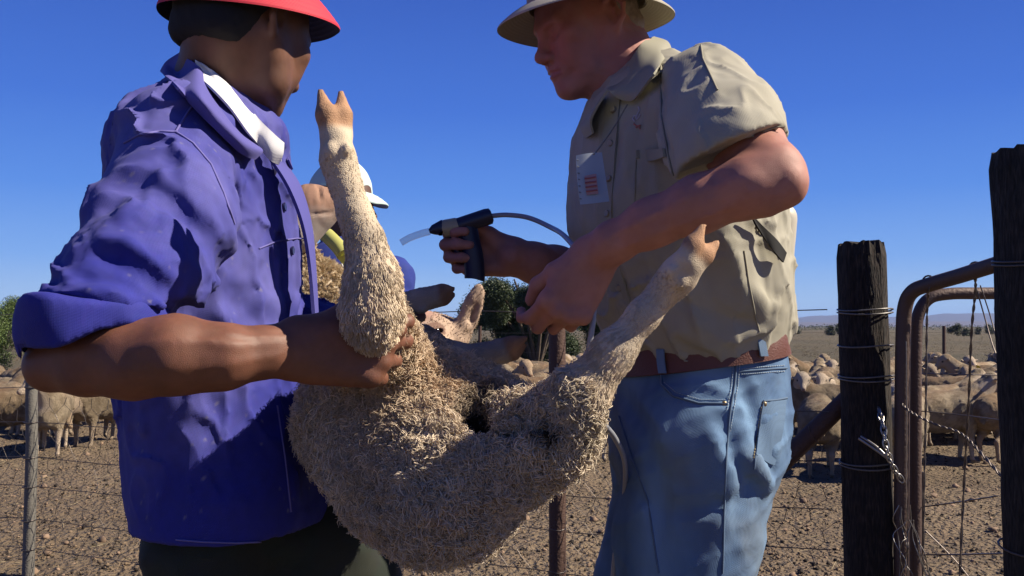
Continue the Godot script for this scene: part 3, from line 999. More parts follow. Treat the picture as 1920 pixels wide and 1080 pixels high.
func held_sheep_fields() -> void:
	var lump := noise(14.0, 41, 3)
	var dirt := noise(3.4, 42, 4)
	var b := job(Field.new(0.0075))
	sh.body = b
	b.cap(W(692, 775, 1.31), W(752, 800, 1.29), 0.075, 0.09, 0.06)
	b.cap(W(755, 806, 1.29), W(826, 876, 1.22), 0.09, 0.097, 0.06)
	b.cap(W(676, 785, 1.34), W(758, 895, 1.25), 0.08, 0.076, 0.05)
	b.ell(W(842, 815, 1.27), Basis(), Vector3(0.075, 0.062, 0.09), 0.05)
	b.cap(W(775, 752, 1.34), W(915, 800, 1.27), 0.068, 0.05, 0.05)
	b.cap(W(915, 800, 1.27), W(1010, 815, 1.18), 0.046, 0.035, 0.05)
	b.cap(W(850, 892, 1.2), W(1042, 814, 1.13), 0.078, 0.04, 0.05)
	b.cap(W(806, 948, 1.22), W(862, 925, 1.2), 0.046, 0.046, 0.05)
	b.cap(W(735, 735, 1.38), W(775, 745, 1.72), 0.07, 0.06, 0.04)
	b.cap(W(735, 715, 1.32), W(706, 615, 1.13), 0.05, 0.034, 0.04)       # near thigh
	b.cap(W(1040, 808, 1.12), W(1080, 752, 1.1), 0.041, 0.027, 0.03)   # far thigh
	b.ell(W(895, 800, 1.155), Basis(Vector3(0, 0, 1), 0.5), Vector3(0.03, 0.026, 0.03), 0.02, 1)
	b.cap(W(905, 845, 1.16), W(1000, 800, 1.1), 0.012, 0.014, 0.03, 1)
	b.warp = func(p: Vector3) -> float: return 0.008 * lump.get_noise_3dv(p) + 0.006 * absf(lump.get_noise_3dv(p * 2.3))
	b.tint = func(p: Vector3, _n: Vector3) -> Color: return fleece_tint(p) * 0.95
	# hind legs with their claws
	var l := job(Field.new(0.0042))
	sh.leg_a = l
	var d := 1.05
	l.chain([W(694, 612, 1.07), W(694, 580, d), W(697, 515, d), W(684, 450, d), W(665, 400, d), W(647, 345, d), W(634, 300, d), W(630, 262, d)], [0.024, 0.0275, 0.0245, 0.0195, 0.0175, 0.0165, 0.018, 0.0165], 0.02)
	l.ell(W(704, 575, d), Basis(), Vector3(0.018, 0.04, 0.022), 0.03)
	claw(l, W(622, 255, d), W(612, 215, d), W(601, 172, d + 0.012), 0.0128)
	claw(l, W(643, 255, d + 0.01), W(642, 215, d + 0.012), W(640, 174, d + 0.02), 0.0118)
	l.ell(W(621, 283, d - 0.018), Basis(), Vector3(0.0075, 0.009, 0.008), 0.005)
	l.ell(W(650, 280, d - 0.016), Basis(), Vector3(0.0065, 0.008, 0.008), 0.005)
	l.tint = func(p: Vector3, _n: Vector3) -> Color: return leg_tint(p, W(631, 246, d), W(625, 170, d))
	var k := job(Field.new(0.0042))
	sh.leg_b = k
	d = 1.1
	k.chain([W(1070, 772, 1.1), W(1092, 738, d), W(1150, 660, d), W(1207, 590, d), W(1246, 545, d), W(1272, 517, d - 0.01), W(1288, 494, d - 0.02)], [0.029, 0.027, 0.0225, 0.0175, 0.017, 0.0195, 0.018], 0.02)
	claw(k, W(1286, 486, d - 0.03), W(1300, 460, d - 0.03), W(1318, 424, d - 0.03), 0.0125)
	claw(k, W(1300, 498, d - 0.02), W(1320, 478, d - 0.02), W(1345, 456, d - 0.015), 0.0125)
	k.ell(W(1262, 508, d - 0.03), Basis(), Vector3(0.009, 0.008, 0.008), 0.005)
	k.ell(W(1276, 528, d - 0.03), Basis(), Vector3(0.008, 0.008, 0.008), 0.005)
	k.tint = func(p: Vector3, _n: Vector3) -> Color: return leg_tint(p, W(1293, 488, d), W(1330, 440, d))
	# forelegs, further off; tint greyed and darkened to paint in the shade on them
	var u := job(Field.new(0.0045))
	sh.leg_c = u
	u.chain([W(690, 620, 1.46), W(735, 578, 1.5), W(790, 562, 1.5), W(815, 557, 1.5)], [0.03, 0.0225, 0.0165, 0.0165], 0.02)
	claw(u, W(810, 552, 1.5), W(830, 546, 1.5), W(850, 541, 1.5), 0.013)
	claw(u, W(812, 563, 1.51), W(832, 558, 1.51), W(850, 553, 1.51), 0.0135)
	u.ell(W(790, 580, 1.49), Basis(), Vector3(0.01, 0.007, 0.01), 0.006)
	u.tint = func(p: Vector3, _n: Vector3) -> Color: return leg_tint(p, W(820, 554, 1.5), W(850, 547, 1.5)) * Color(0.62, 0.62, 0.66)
	var w := job(Field.new(0.0045))
	sh.leg_d = w
	w.chain([W(745, 650, 1.42), W(790, 650, 1.45), W(850, 668, 1.45), W(910, 668, 1.45), W(940, 660, 1.45)], [0.032, 0.028, 0.020, 0.0185, 0.019], 0.02)
	claw(w, W(935, 652, 1.45), W(960, 645, 1.45), W(986, 634, 1.45), 0.0135)
	claw(w, W(938, 666, 1.46), W(962, 660, 1.46), W(984, 648, 1.46), 0.014)
	w.ell(W(912, 686, 1.44), Basis(), Vector3(0.01, 0.007, 0.01), 0.006)
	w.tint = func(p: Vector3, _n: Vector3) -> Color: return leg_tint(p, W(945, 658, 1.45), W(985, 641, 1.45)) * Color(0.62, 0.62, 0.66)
	# the head hangs back behind the belly, seen from the brow
	var h := job(Field.new(0.0042))
	sh.head = h
	d = 2.08
	h.cap(W(780, 710, 1.9), W(800, 655, d), 0.0694, 0.0650, 0.04)
	h.ell(W(812, 640, d), Basis(Vector3(0, 0, 1), 0.5), Vector3(0.0694, 0.0515, 0.0672), 0.03)
	h.cap(W(800, 632, d), W(765, 606, d - 0.01), 0.0482, 0.0403, 0.03)
	h.cap(W(765, 606, d - 0.01), W(748, 596, d), 0.0336, 0.0291, 0.02)
	h.cap(W(803, 612, d - 0.04), W(838, 622, d - 0.04), 0.0095, 0.0095, 0.008)                  # brow over the eye
	h.cap(W(800, 630, d - 0.045), W(828, 636, d - 0.04), 0.0067, 0.0067, 0.006)
	h.ell(W(816, 622, d - 0.058), Basis(), Vector3(0.0168, 0.0095, 0.0134), 0.004, 1)
	h.cap(W(778, 603, d - 0.02), W(772, 588, d - 0.02), 0.0112, 0.0067, 0.008)                     # lips and nostrils
	h.cap(W(800, 602, d - 0.01), W(790, 586, d - 0.01), 0.0123, 0.0078, 0.008)
	h.cap(W(845, 640, d - 0.01), W(858, 634, d - 0.02), 0.0291, 0.0224, 0.02)
	h.ell(W(881, 588, d - 0.02), Basis(Vector3(0, 0, 1), -0.35), Vector3(0.0235, 0.0706, 0.0101), 0.012)     # ear
	h.ell(W(885, 594, d - 0.045), Basis(Vector3(0, 0, 1), -0.35), Vector3(0.0101, 0.0560, 0.0246), 0.008, 1)
	h.cap(W(858, 636, d - 0.02), W(868, 612, d - 0.02), 0.0202, 0.0179, 0.012)
	h.warp = func(p: Vector3) -> float: return 0.002 * lump.get_noise_3dv(p * 3.0)
	h.tint = func(p: Vector3, n: Vector3) -> Color:
		var c := Color(0.56, 0.40, 0.29) * (0.95 + 0.3 * lump.get_noise_3dv(p * 3.0))
		var pink := clampf(1.0 - p.distance_to(W(788, 588, 2.06)) * 20.0, 0, 1)
		c = c.lerp(Color(0.42, 0.19, 0.15), pink)
		if p.distance_to(W(816, 622, 2.02)) < 0.023:
			c = c.lerp(Color(0.17, 0.075, 0.05), 0.75)
		return c
	# second sheep, in the helper's arms: the wrinkled muzzle and a shoulder
	var m := job(Field.new(0.006))
	sh2.body = m
	m.cap(W(560, 560, 2.45), W(590, 580, 2.45), 0.11, 0.105, 0.06)
	m.cap(W(575, 590, 2.45), W(640, 680, 2.5), 0.12, 0.12, 0.06)
	m.cap(W(535, 540, 2.42), W(540, 450, 2.38), 0.07, 0.06, 0.04)
	m.warp = func(p: Vector3) -> float: return 0.012 * lump.get_noise_3dv(p)
	m.tint = func(p: Vector3, _n: Vector3) -> Color: return fleece_tint(p)
	var q := job(Field.new(0.0045))
	sh2.head = q
	d = 2.34
	q.cap(W(548, 420, d), W(585, 392, d), 0.078, 0.062, 0.04)
	q.cap(W(588, 390, d), W(618, 380, d), 0.055, 0.034, 0.02)
	q.cap(W(575, 425, d), W(616, 396, d), 0.036, 0.026, 0.02)
	for i in 7:
		var x := 570.0 + i * 8.5
		q.fold(W(x, 348, d - 0.02), W(x + 5, 378 - i, d - 0.055), 0.0045, -0.0045 if i % 2 else 0.004)
	q.fold(W(585, 402, d - 0.06), W(628, 398, d - 0.03), 0.004, -0.006)
	q.tint = func(p: Vector3, _n: Vector3) -> Color:
		var y := W(600, 392, 2.34).y
		var c := Color(0.36, 0.20, 0.13) * (0.95 + 0.4 * lump.get_noise_3d(p.x * 5.0, p.y, p.z))
		return c.lerp(Color(0.58, 0.50, 0.43), clampf((y - p.y + 0.012 * lump.get_noise_3dv(p * 3.0)) * 16.0 + 0.1, 0, 1))


var n_fleece := noise(3.4, 43, 4)
var n_fleece2 := noise(17.0, 44, 3)

func fleece_tint(p: Vector3) -> Color:
	var cream := Color(0.61, 0.52, 0.395)
	var a := clampf(0.5 + 1.4 * n_fleece.get_noise_3dv(p), 0, 1)
	var c := cream.lerp(Color(0.53, 0.39, 0.25), a * 0.7)
	# the outer fleece, on back and rump, is grey-brown with dust; the belly is clean
	var belly := W(815, 720, 1.25)
	var out := clampf((p.distance_to(belly) - 0.10) * 6.0, 0, 1)
	c = c.lerp(Color(0.40, 0.34, 0.245), out * clampf(0.55 + 0.9 * n_fleece2.get_noise_3dv(p), 0, 1))
	var stain_and_shade := 1.0 - clampf((p.distance_to(W(892, 792, 1.19)) - 0.022) * 40.0, 0, 1)
	stain_and_shade = maxf(stain_and_shade, 1.0 - clampf((p.distance_to(W(915, 752, 1.2)) - 0.008) * 45.0, 0, 1))
	stain_and_shade = maxf(stain_and_shade, 1.0 - clampf((p.distance_to(W(1028, 812, 1.075)) - 0.002) * 45.0, 0, 1))  # this spot paints the shade of the crease beside the far thigh
	c = c.lerp(Color(0.022, 0.014, 0.009), clampf(stain_and_shade * (1.2 + n_fleece2.get_noise_3dv(p * 2.0)), 0, 1))
	return c

func leg_tint(p: Vector3, ankle: Vector3, tip: Vector3) -> Color:
	var c := Color(0.62, 0.51, 0.365) * (0.95 + 0.35 * n_fleece2.get_noise_3dv(p))
	var t := (p - ankle).dot((tip - ankle).normalized())
	var hoof := clampf(t * 120.0, 0, 1)
	return c.lerp(Color(0.46, 0.255, 0.135) * (0.9 + 0.4 * n_fleece2.get_noise_3dv(p * 2.0)), hoof)

# one lock of wool: crimped strands that start apart and gather towards the tip; grows along +y, one unit long
func lock_mesh(seed_: int, strands: int, curl: float, fat: float) -> ArrayMesh:
	var r := RandomNumberGenerator.new()
	r.seed = seed_
	var st := begin()
	var hook := Vector3(r.randf_range(-1, 1), 0, r.randf_range(-1, 1)).normalized() * curl
	for s in strands:
		var a := TAU * (s + r.randf_range(-0.3, 0.3)) / strands
		var root := Vector3(cos(a), 0, sin(a)) * r.randf_range(0.2, 0.5)
		var ph := r.randf() * 0.8
		var pts := PackedVector3Array()
		var rad := PackedFloat32Array()
		var h := r.randf_range(0.75, 1.1)
		var stray := Vector3(r.randf_range(-1, 1), r.randf_range(-0.3, 0.3), r.randf_range(-1, 1)) * (0.5 if r.randf() < 0.15 else 0.12)
		var turn := r.randf_range(5.0, 7.5) * (1.0 if r.randf() < 0.5 else -1.0)
		for i in 8:
			var t := i / 7.0
			var w := curl * 0.55 * sqrt(t) * (1.0 - 0.2 * t)
			pts.append(root * (1.0 - 0.5 * t) + hook * t * t * 0.6 + stray * t * t + Vector3(cos(ph + t * turn) * w, h * (t - 0.2 * t * t * t) - 0.12, sin(ph + t * turn) * w))
			rad.append(fat * (1.0 - 0.75 * t * t))
		tube(st, pts, rad, 3 if fat < 0.2 else 4)
	return st.commit()

# locks all over a meshed field; how: Callable(p, n) -> [length m, width m, lay direction, tint] or null
func locks_on(f: Field, density: float, how: Callable, seed_: int) -> Array:
	var r := RandomNumberGenerator.new()
	r.seed = seed_
	var at := []
	var tints := []
	for i in range(0, f.I.size(), 3):
		var a := f.V[f.I[i]]
		var b := f.V[f.I[i + 1]]
		var c := f.V[f.I[i + 2]]
		var want := (b - a).cross(c - a).length() * 0.5 * density
		while want > 0.0:
			if r.randf() > want:
				break
			want -= 1.0
			var u := r.randf()
			var v := r.randf()
			if u + v > 1.0:
				u = 1.0 - u
				v = 1.0 - v
			var p := a + (b - a) * u + (c - a) * v
			var n := f.N[f.I[i]]
			var s: Variant = how.call(p, n)
			if s == null:
				continue
			var lay: Vector3 = s[2]
			var y: Vector3 = (n + lay - n * lay.dot(n) * 0.7 + Vector3(r.randf_range(-1, 1), r.randf_range(-1, 1), r.randf_range(-1, 1)) * (s[4] if s.size() > 4 else 0.5)).normalized()
			var x: Vector3 = y.cross(Vector3(r.randf_range(-1, 1), r.randf_range(-1, 1), r.randf_range(-1, 1))).normalized()
			var l: float = s[0] * r.randf_range(0.7, 1.25)
			var wd: float = s[1] * r.randf_range(0.8, 1.2)
			at.append(Transform3D(Basis(x * wd, y * l, x.cross(y) * wd), p - n * 0.001))
			var t: Color = s[3]
			tints.append(t * r.randf_range(0.82, 1.15))
	return [at, tints]


# ---------------------------------------------------------------- the flock: one body per pose, then copies
func flock_field(pose: int) -> Field:
	var f := job(Field.new(0.014))
	var lump := noise(22.0, 60 + pose, 2)
	var big := noise(5.0, 70 + pose, 2)
	var wool := [0.0]
	# faces +x; stands on y = 0; about 0.62 m at the back
	f.cap(Vector3(-0.26, 0.44, 0), Vector3(0.22, 0.45, 0), 0.155, 0.15, 0.05)
	f.ell(Vector3(-0.02, 0.41, 0), Basis(), Vector3(0.33, 0.165, 0.165), 0.05)
	f.ell(Vector3(-0.33, 0.44, 0), Basis(), Vector3(0.13, 0.14, 0.14), 0.05)
	var hd: Vector3 = [Vector3(0.47, 0.68, 0.0), Vector3(0.45, 0.66, 0.09), Vector3(0.50, 0.36, 0.03), Vector3(0.42, 0.62, -0.12)][pose]
	var fw: Vector3 = [Vector3(0.86, -0.5, 0.05), Vector3(0.55, -0.45, 0.7), Vector3(0.55, -0.83, 0.1), Vector3(0.3, -0.4, -0.86)][pose]
	fw = fw.normalized()
	var neck := Vector3(0.27, 0.5, 0)
	f.cap(Vector3(0.2, 0.44, 0), neck, 0.15, 0.125, 0.05)
	f.cap(neck, hd - fw * 0.02, 0.12, 0.075, 0.05)
	f.ell(Vector3(0.28, 0.37, 0), Basis(), Vector3(0.1, 0.12, 0.12), 0.06)
	var side := fw.cross(Vector3.UP).normalized()
	var up := side.cross(fw)
	var hb := Basis(fw, up, side)
	f.ell(hd, hb, Vector3(0.085, 0.062, 0.055), 0.03)
	f.cap(hd + fw * 0.04 - up * 0.008, hd + fw * 0.135 - up * 0.02, 0.045, 0.029, 0.02)
	f.cap(hd + fw * 0.05 - up * 0.035, hd + fw * 0.12 - up * 0.036, 0.025, 0.02, 0.015)
	for q in [-1.0, 1.0]:
		f.ell(hd - fw * 0.025 + side * q * 0.095 + up * 0.01, hb * Basis(Vector3.RIGHT, -q * 0.35), Vector3(0.023, 0.011, 0.058), 0.012)
		f.ell(hd + fw * 0.03 + side * q * 0.052 + up * 0.012, hb, Vector3(0.014, 0.01, 0.008), 0.004, 1)
		f.ell(hd + fw * 0.03 + side * q * 0.047 + up * 0.026, hb, Vector3(0.02, 0.006, 0.009), 0.006)
	var sw := [[0.02, -0.03], [-0.03, 0.04], [0.0, 0.03], [0.04, -0.01]]
	for q in 2:
		var z := 0.085 if q == 0 else -0.085
		var s: float = sw[pose][q]
		f.chain([Vector3(0.23, 0.34, z * 1.1), Vector3(0.24 + s * 0.3, 0.2, z), Vector3(0.235 + s, 0.03, z)], [0.055, 0.027, 0.0185], 0.03)
		f.cap(Vector3(0.24 + s, 0.032, z), Vector3(0.262 + s, 0.014, z), 0.02, 0.018, 0.01)
		f.chain([Vector3(-0.3, 0.36, z * 1.15), Vector3(-0.27 - s * 0.5, 0.26, z), Vector3(-0.345 - s, 0.19, z), Vector3(-0.32 - s, 0.03, z)], [0.075, 0.045, 0.024, 0.0185], 0.03)
		f.cap(Vector3(-0.315 - s, 0.032, z), Vector3(-0.295 - s, 0.014, z), 0.02, 0.018, 0.01)
	f.cap(Vector3(-0.45, 0.47, 0), Vector3(-0.485, 0.36, 0.01), 0.022, 0.016, 0.02)
	var bare := func(p: Vector3) -> float:
		var legs := clampf((0.25 - p.y) * 20.0, 0, 1)
		var face := clampf(((p - hd).dot(fw) + 0.05) * 25.0, 0, 1) * clampf((0.3 - p.distance_to(hd)) * 20.0, 0, 1)
		var ears := clampf((absf((p - hd).dot(side)) - 0.055) * 60.0, 0, 1) if p.distance_to(hd) < 0.17 else 0.0
		return maxf(legs, maxf(face, ears))
	f.warp = func(p: Vector3) -> float:
		var w := 1.0 - float(bare.call(p))
		return w * (0.016 * absf(lump.get_noise_3dv(p * 1.3)) + 0.012 * big.get_noise_3dv(p)) - 0.002
	var tone: float = [1.0, 0.86, 0.92, 1.06][pose]
	f.tint = func(p: Vector3, _n: Vector3) -> Color:
		var w: float = bare.call(p)
		var a := clampf(0.5 + 1.3 * big.get_noise_3dv(p * 1.7) + lump.get_noise_3dv(p * 2.0) * 0.8, 0, 1)
		var back := clampf((p.y - 0.46) * 8.0, 0, 1) * clampf(0.5 + big.get_noise_3dv(p * 0.8) * 1.5, 0, 1)
		var c := Color(0.47, 0.38, 0.26).lerp(Color(0.29, 0.225, 0.145), a)
		c = c.lerp(Color(0.34, 0.20, 0.11), back * 0.5) * tone * 0.85
		c = c.lerp(Color(0.52, 0.42, 0.32), w)
		if p.y < 0.035:
			c = c.lerp(Color(0.12, 0.08, 0.05), 0.7)
		if p.distance_to(hd + fw * 0.165 - up * 0.02) < 0.024:
			c = c.lerp(Color(0.30, 0.15, 0.12), 0.7)
		return c
	f.set_meta("eyes", [hd + fw * 0.03 + side * 0.049 + up * 0.012, hd + fw * 0.03 - side * 0.049 + up * 0.012])
	return f


# ---------------------------------------------------------------- ground, hills, growth
var n_dirt := noise(0.55, 81, 5)
var n_dirt2 := noise(5.0, 82, 4)
var n_veld := noise(0.05, 83, 5)

func kraal(x: float, z: float) -> float:      # 1 on the trampled earth, 0 on the veld
	return clampf((17.5 + z + 2.5 * n_dirt.get_noise_2d(x * 0.4, z * 0.4)) * 0.5, 0, 1)

func ground_y(x: float, z: float) -> float:
	var r := sqrt(x * x + z * z)
	var near := clampf((26.0 - r) / 10.0, 0, 1)
	return near * (0.035 * n_dirt.get_noise_2d(x, z) + 0.014 * n_dirt2.get_noise_2d(x, z) + 0.012 * n_dirt2.get_noise_2d(x * 3.0, z * 3.0))

func ground() -> void:
	var st := begin()
	var A := 540
	var radii := PackedFloat32Array([0.0])
	var r := 0.3
	while r < 26.0:
		radii.append(r)
		r += clampf(r * 0.012, 0.045, 0.12)
	while r < 14000.0:
		radii.append(r)
		r *= 1.09
	var v := PackedVector3Array()
	var c := PackedColorArray()
	var ix := PackedInt32Array()
	for i in radii.size():
		for k in A:
			var a := TAU * k / A
			var x := radii[i] * sin(a)
			var z := -radii[i] * cos(a)
			v.append(Vector3(x, ground_y(x, z), z))
			var t := clampf(0.5 + n_dirt.get_noise_2d(x, z) * 0.9 + n_dirt2.get_noise_2d(x * 1.5, z * 1.5) * 0.5, 0, 1)
			var dirt := Color(0.135, 0.094, 0.054).lerp(Color(0.215, 0.154, 0.092), t)
			dirt = dirt.lerp(Color(0.075, 0.052, 0.03), clampf(n_dirt2.get_noise_2d(x * 2.5 + 40.0, z * 2.5) * 2.0 - 0.35, 0, 0.7))
			var g := clampf(0.5 + n_veld.get_noise_2d(x, z * 2.0) * 1.1, 0, 1)
			var veld := Color(0.085, 0.07, 0.034).lerp(Color(0.125, 0.096, 0.048), g)
			c.append(veld.lerp(dirt, kraal(x, z)))
	for i in radii.size() - 1:
		for k in A:
			var l := (k + 1) % A
			var p := i * A
			ix.append_array(PackedInt32Array([p + k, p + A + k, p + A + l, p + k, p + A + l, p + l]))
	var arr := []
	arr.resize(Mesh.ARRAY_MAX)
	arr[Mesh.ARRAY_VERTEX] = v
	arr[Mesh.ARRAY_COLOR] = c
	arr[Mesh.ARRAY_INDEX] = ix
	var m := ArrayMesh.new()
	m.add_surface_from_arrays(Mesh.PRIMITIVE_TRIANGLES, arr)
	var s := SurfaceTool.new()
	s.create_from(m, 0)
	s.generate_normals()
	var mat := relief(vpaint(0.95), noise_tex(0.02, 84, 512, 5), 0.55, 0.035)
	var o := obj("ground", s.commit(), mat)
	o.set_meta("kind", "structure")

func stone_mesh(seed_: int, flat: float) -> ArrayMesh:
	var n := noise(1.1, seed_, 2)
	var s := SphereMesh.new()
	s.radial_segments = 7
	s.rings = 4
	var arr := s.get_mesh_arrays()
	var v: PackedVector3Array = arr[Mesh.ARRAY_VERTEX]
	for i in v.size():
		var p := v[i] * 2.0
		v[i] = p * (0.75 + 0.5 * n.get_noise_3dv(p)) * Vector3(1, flat, 1)
	arr[Mesh.ARRAY_VERTEX] = v
	arr[Mesh.ARRAY_NORMAL] = null
	arr[Mesh.ARRAY_TANGENT] = null
	arr[Mesh.ARRAY_TEX_UV] = null
	var m := ArrayMesh.new()
	m.add_surface_from_arrays(Mesh.PRIMITIVE_TRIANGLES, arr)
	var st := SurfaceTool.new()
	st.create_from(m, 0)
	st.generate_normals()
	return st.commit()

func litter() -> void:
	var r := RandomNumberGenerator.new()
	r.seed = 91
	var sets := [[], [], []]
	var tints := [[], [], []]
	for i in 44000:
		var d := 3.3 + 14.0 * pow(r.randf(), 1.5)
		var x := d * r.randf_range(-0.62, 0.62)
		var z := -d
		var big := r.randf()
		var s := r.randf_range(0.004, 0.009)
		if big > 0.84:
			s = r.randf_range(0.010, 0.018)
		if big > 0.992:
			s = r.randf_range(0.02, 0.038)
		var k := i % 3
		var t := Transform3D(Basis.from_euler(Vector3(r.randf() * 0.6, r.randf() * TAU, r.randf() * 0.6)).scaled(Vector3.ONE * s), Vector3(x, ground_y(x, z) + s * 0.25, z))
		sets[k].append(t)
		var c := Color(0.03, 0.02, 0.013) if r.randf() < 0.55 else Color(0.2, 0.14, 0.085)
		if s > 0.019 or s > 0.010 and r.randf() < 0.3:
			c = Color(0.26, 0.175, 0.115)
		tints[k].append(c * r.randf_range(0.7, 1.25))
	for k in 3:
		var o := copies("loose_stones" if k else "sheep_droppings", stone_mesh(200 + k, [0.75, 0.6, 0.45][k]), vpaint(0.95), sets[k], tints[k], self)
		o.set_meta("label", ["small clods and droppings strewn over the trampled earth", "small rounded stones strewn over the trampled earth", "flat stone chips strewn over the trampled earth"][k])
		o.set_meta("category", ["droppings", "stones", "stones"][k])

	# bits of straw
	var at := []
	var tints2 := []
	for i in 2600:
		var d := 3.4 + 9.0 * r.randf()
		var x := d * r.randf_range(-0.62, 0.62)
		var l := r.randf_range(0.02, 0.09)
		at.append(Transform3D(Basis.from_euler(Vector3(r.randf_range(-0.2, 0.2), r.randf() * TAU, 0)).scaled_local(Vector3(0.0016, 0.0016, l)), Vector3(x, ground_y(x, -d) + 0.006, -d)))
		tints2.append(Color(0.42, 0.34, 0.2) * r.randf_range(0.5, 1.2))
	var box := BoxMesh.new()
	var sw := copies("straw", box, vpaint(0.9), at, tints2, self)
	sw.set_meta("label", "pale bits of straw and grass stem lying on the trampled earth")
	sw.set_meta("category", "straw")

func hills() -> void:
	var spots := [[5200.0, [[1250, 0], [1440, 9], [1480, 18], [1530, 24], [1580, 25], [1640, 21], [1720, 23], [1790, 29], [1880, 29], [1960, 27], [2100, 30], [2400, 20], [2700, 0]], Color(0.10, 0.085, 0.065)],
		[3600.0, [[1200, 0], [1400, 6], [1500, 10], [1620, 8], [1760, 12], [1900, 11], [2100, 14], [2500, 6], [2700, 0]], Color(0.12, 0.09, 0.06)],
		[4600.0, [[-900, 0], [-500, 12], [-200, 9], [100, 10], [300, 6], [560, 0]], Color(0.11, 0.09, 0.065)]]
	var n := noise(0.004, 87, 4)
	for s in spots:
		var d: float = s[0]
		var st := begin()
		var line: Array = s[1]
		var pts := []
		var x: float = line[0][0]
		while x <= line[-1][0]:
			var k := 0
			while k < line.size() - 2 and line[k + 1][0] < x: k += 1
			var t: float = (x - line[k][0]) / (line[k + 1][0] - line[k][0])
			pts.append([x, lerpf(line[k][1], line[k + 1][1], smoothstep(0, 1, t))])
			x += 12.0
		var rows := 7
		for i in pts.size() - 1:
			for jj in rows:
				var q := []
				for e in [[i, jj], [i + 1, jj], [i + 1, jj + 1], [i, jj + 1]]:
					var p: Array = pts[e[0]]
					var t: float = float(e[1]) / rows
					# a ridge with a front slope and a back slope
					var hgt: float = p[1] / F * d * (1.0 - absf(t * 2.0 - 1.0)) if t != 0.5 else p[1] / F * d
					var dd: float = d * (0.86 + 0.28 * t)
					var wx: float = (p[0] - 960.0) / F * dd
					hgt *= 1.0 + 0.12 * n.get_noise_2d(wx, dd)
					q.append(Vector3(wx, hgt - 1.0, -dd))
				st.set_smooth_group(0)
				for e in [0, 2, 1, 0, 3, 2]:
					st.set_color(s[2])
					st.add_vertex(q[e])
		st.generate_normals()
		var o := obj("hill", st.commit(), vpaint(1.0))
		o.set_meta("kind", "structure")

func leaf_mesh() -> ArrayMesh:
	# a spray of small leaves, one unit across
	var r := RandomNumberGenerator.new()
	r.seed = 301
	var st := begin()
	for i in 16:
		var c := Vector3(r.randf_range(-0.5, 0.5), r.randf_range(-0.5, 0.5), r.randf_range(-0.5, 0.5))
		var a := Vector3(r.randf_range(-1, 1), r.randf_range(-0.4, 1), r.randf_range(-1, 1)).normalized() * 0.2
		var w := a.cross(Vector3(r.randf_range(-1, 1), r.randf_range(-1, 1), r.randf_range(-1, 1))).normalized() * 0.05
		var n := a.cross(w).normalized()
		for p in [c, c + a * 0.5 + w, c + a, c, c + a, c + a * 0.5 - w]:
			st.set_normal(n)
			st.add_vertex(p)
	return st.commit()

func bush(called: String, label: String, cat: String, group: String, x: float, z: float, h: float, wd: float, leaves: int, size: float, tint: Color, seed_: int, trunked := true, low := 0.06) -> void:
	var o := thing(called, label, cat, Vector3(x, 0, z), group)
	var r := RandomNumberGenerator.new()
	r.seed = seed_
	var tips := []
	if trunked:
		var st := begin()
		for b in 9:
			var a := TAU * b / 9.0 + r.randf_range(-0.3, 0.3)
			var tip := Vector3(cos(a) * wd * r.randf_range(0.15, 0.4), h * r.randf_range(0.55, 0.85), sin(a) * wd * r.randf_range(0.15, 0.4))
			var midp := tip * 0.45 + Vector3(0, h * 0.08, 0)
			var path := smooth_path([Vector3(cos(a) * 0.1, 0, sin(a) * 0.1), midp, tip], 4)
			var rad := PackedFloat32Array()
			for i in path.size(): rad.append(lerpf(0.07, 0.015, float(i) / path.size()) * h / 3.0)
			tube(st, path, rad, 5)
		var tr := MeshInstance3D.new()
		tr.name = "trunk"
		tr.mesh = st.commit()
		tr.material_override = paint(Color(0.09, 0.065, 0.045), 0.95)
		o.add_child(tr)
	for b in (26 if trunked else 7):
		var a := r.randf() * TAU
		var y := r.randf_range(low, 0.93)
		var reach := sqrt(maxf(0.0, 1.0 - pow((y - 0.42) / 0.6, 2.0))) * wd * 0.5
		var q := reach * sqrt(r.randf()) * 0.9
		tips.append([Vector3(cos(a) * q, y * h, sin(a) * q), h * r.randf_range(0.09, 0.19)])
	var at := []
	var tints := []
	for i in leaves:
		var c: Array = tips[r.randi() % tips.size()]
		var dir: Vector3 = Vector3(r.randfn(), r.randfn() * 0.75, r.randfn()).normalized() * c[1] * pow(r.randf(), 0.4)
		if r.randf() < 0.05:
			dir *= 1.5
		at.append(Transform3D(Basis.from_euler(Vector3(r.randf() * TAU, r.randf() * TAU, r.randf() * TAU)).scaled(Vector3.ONE * size * r.randf_range(0.7, 1.3)), c[0] + dir))
		tints.append(tint * r.randf_range(0.6, 1.5))
	var mat := vpaint(0.6)
	mat.backlight_enabled = true
	mat.backlight = Color(0.35, 0.4, 0.2)
	var mm := copies("foliage", tex_cache.get_or_add("leaf", leaf_mesh()), mat, at, tints, o)
	mm.transform = Transform3D()

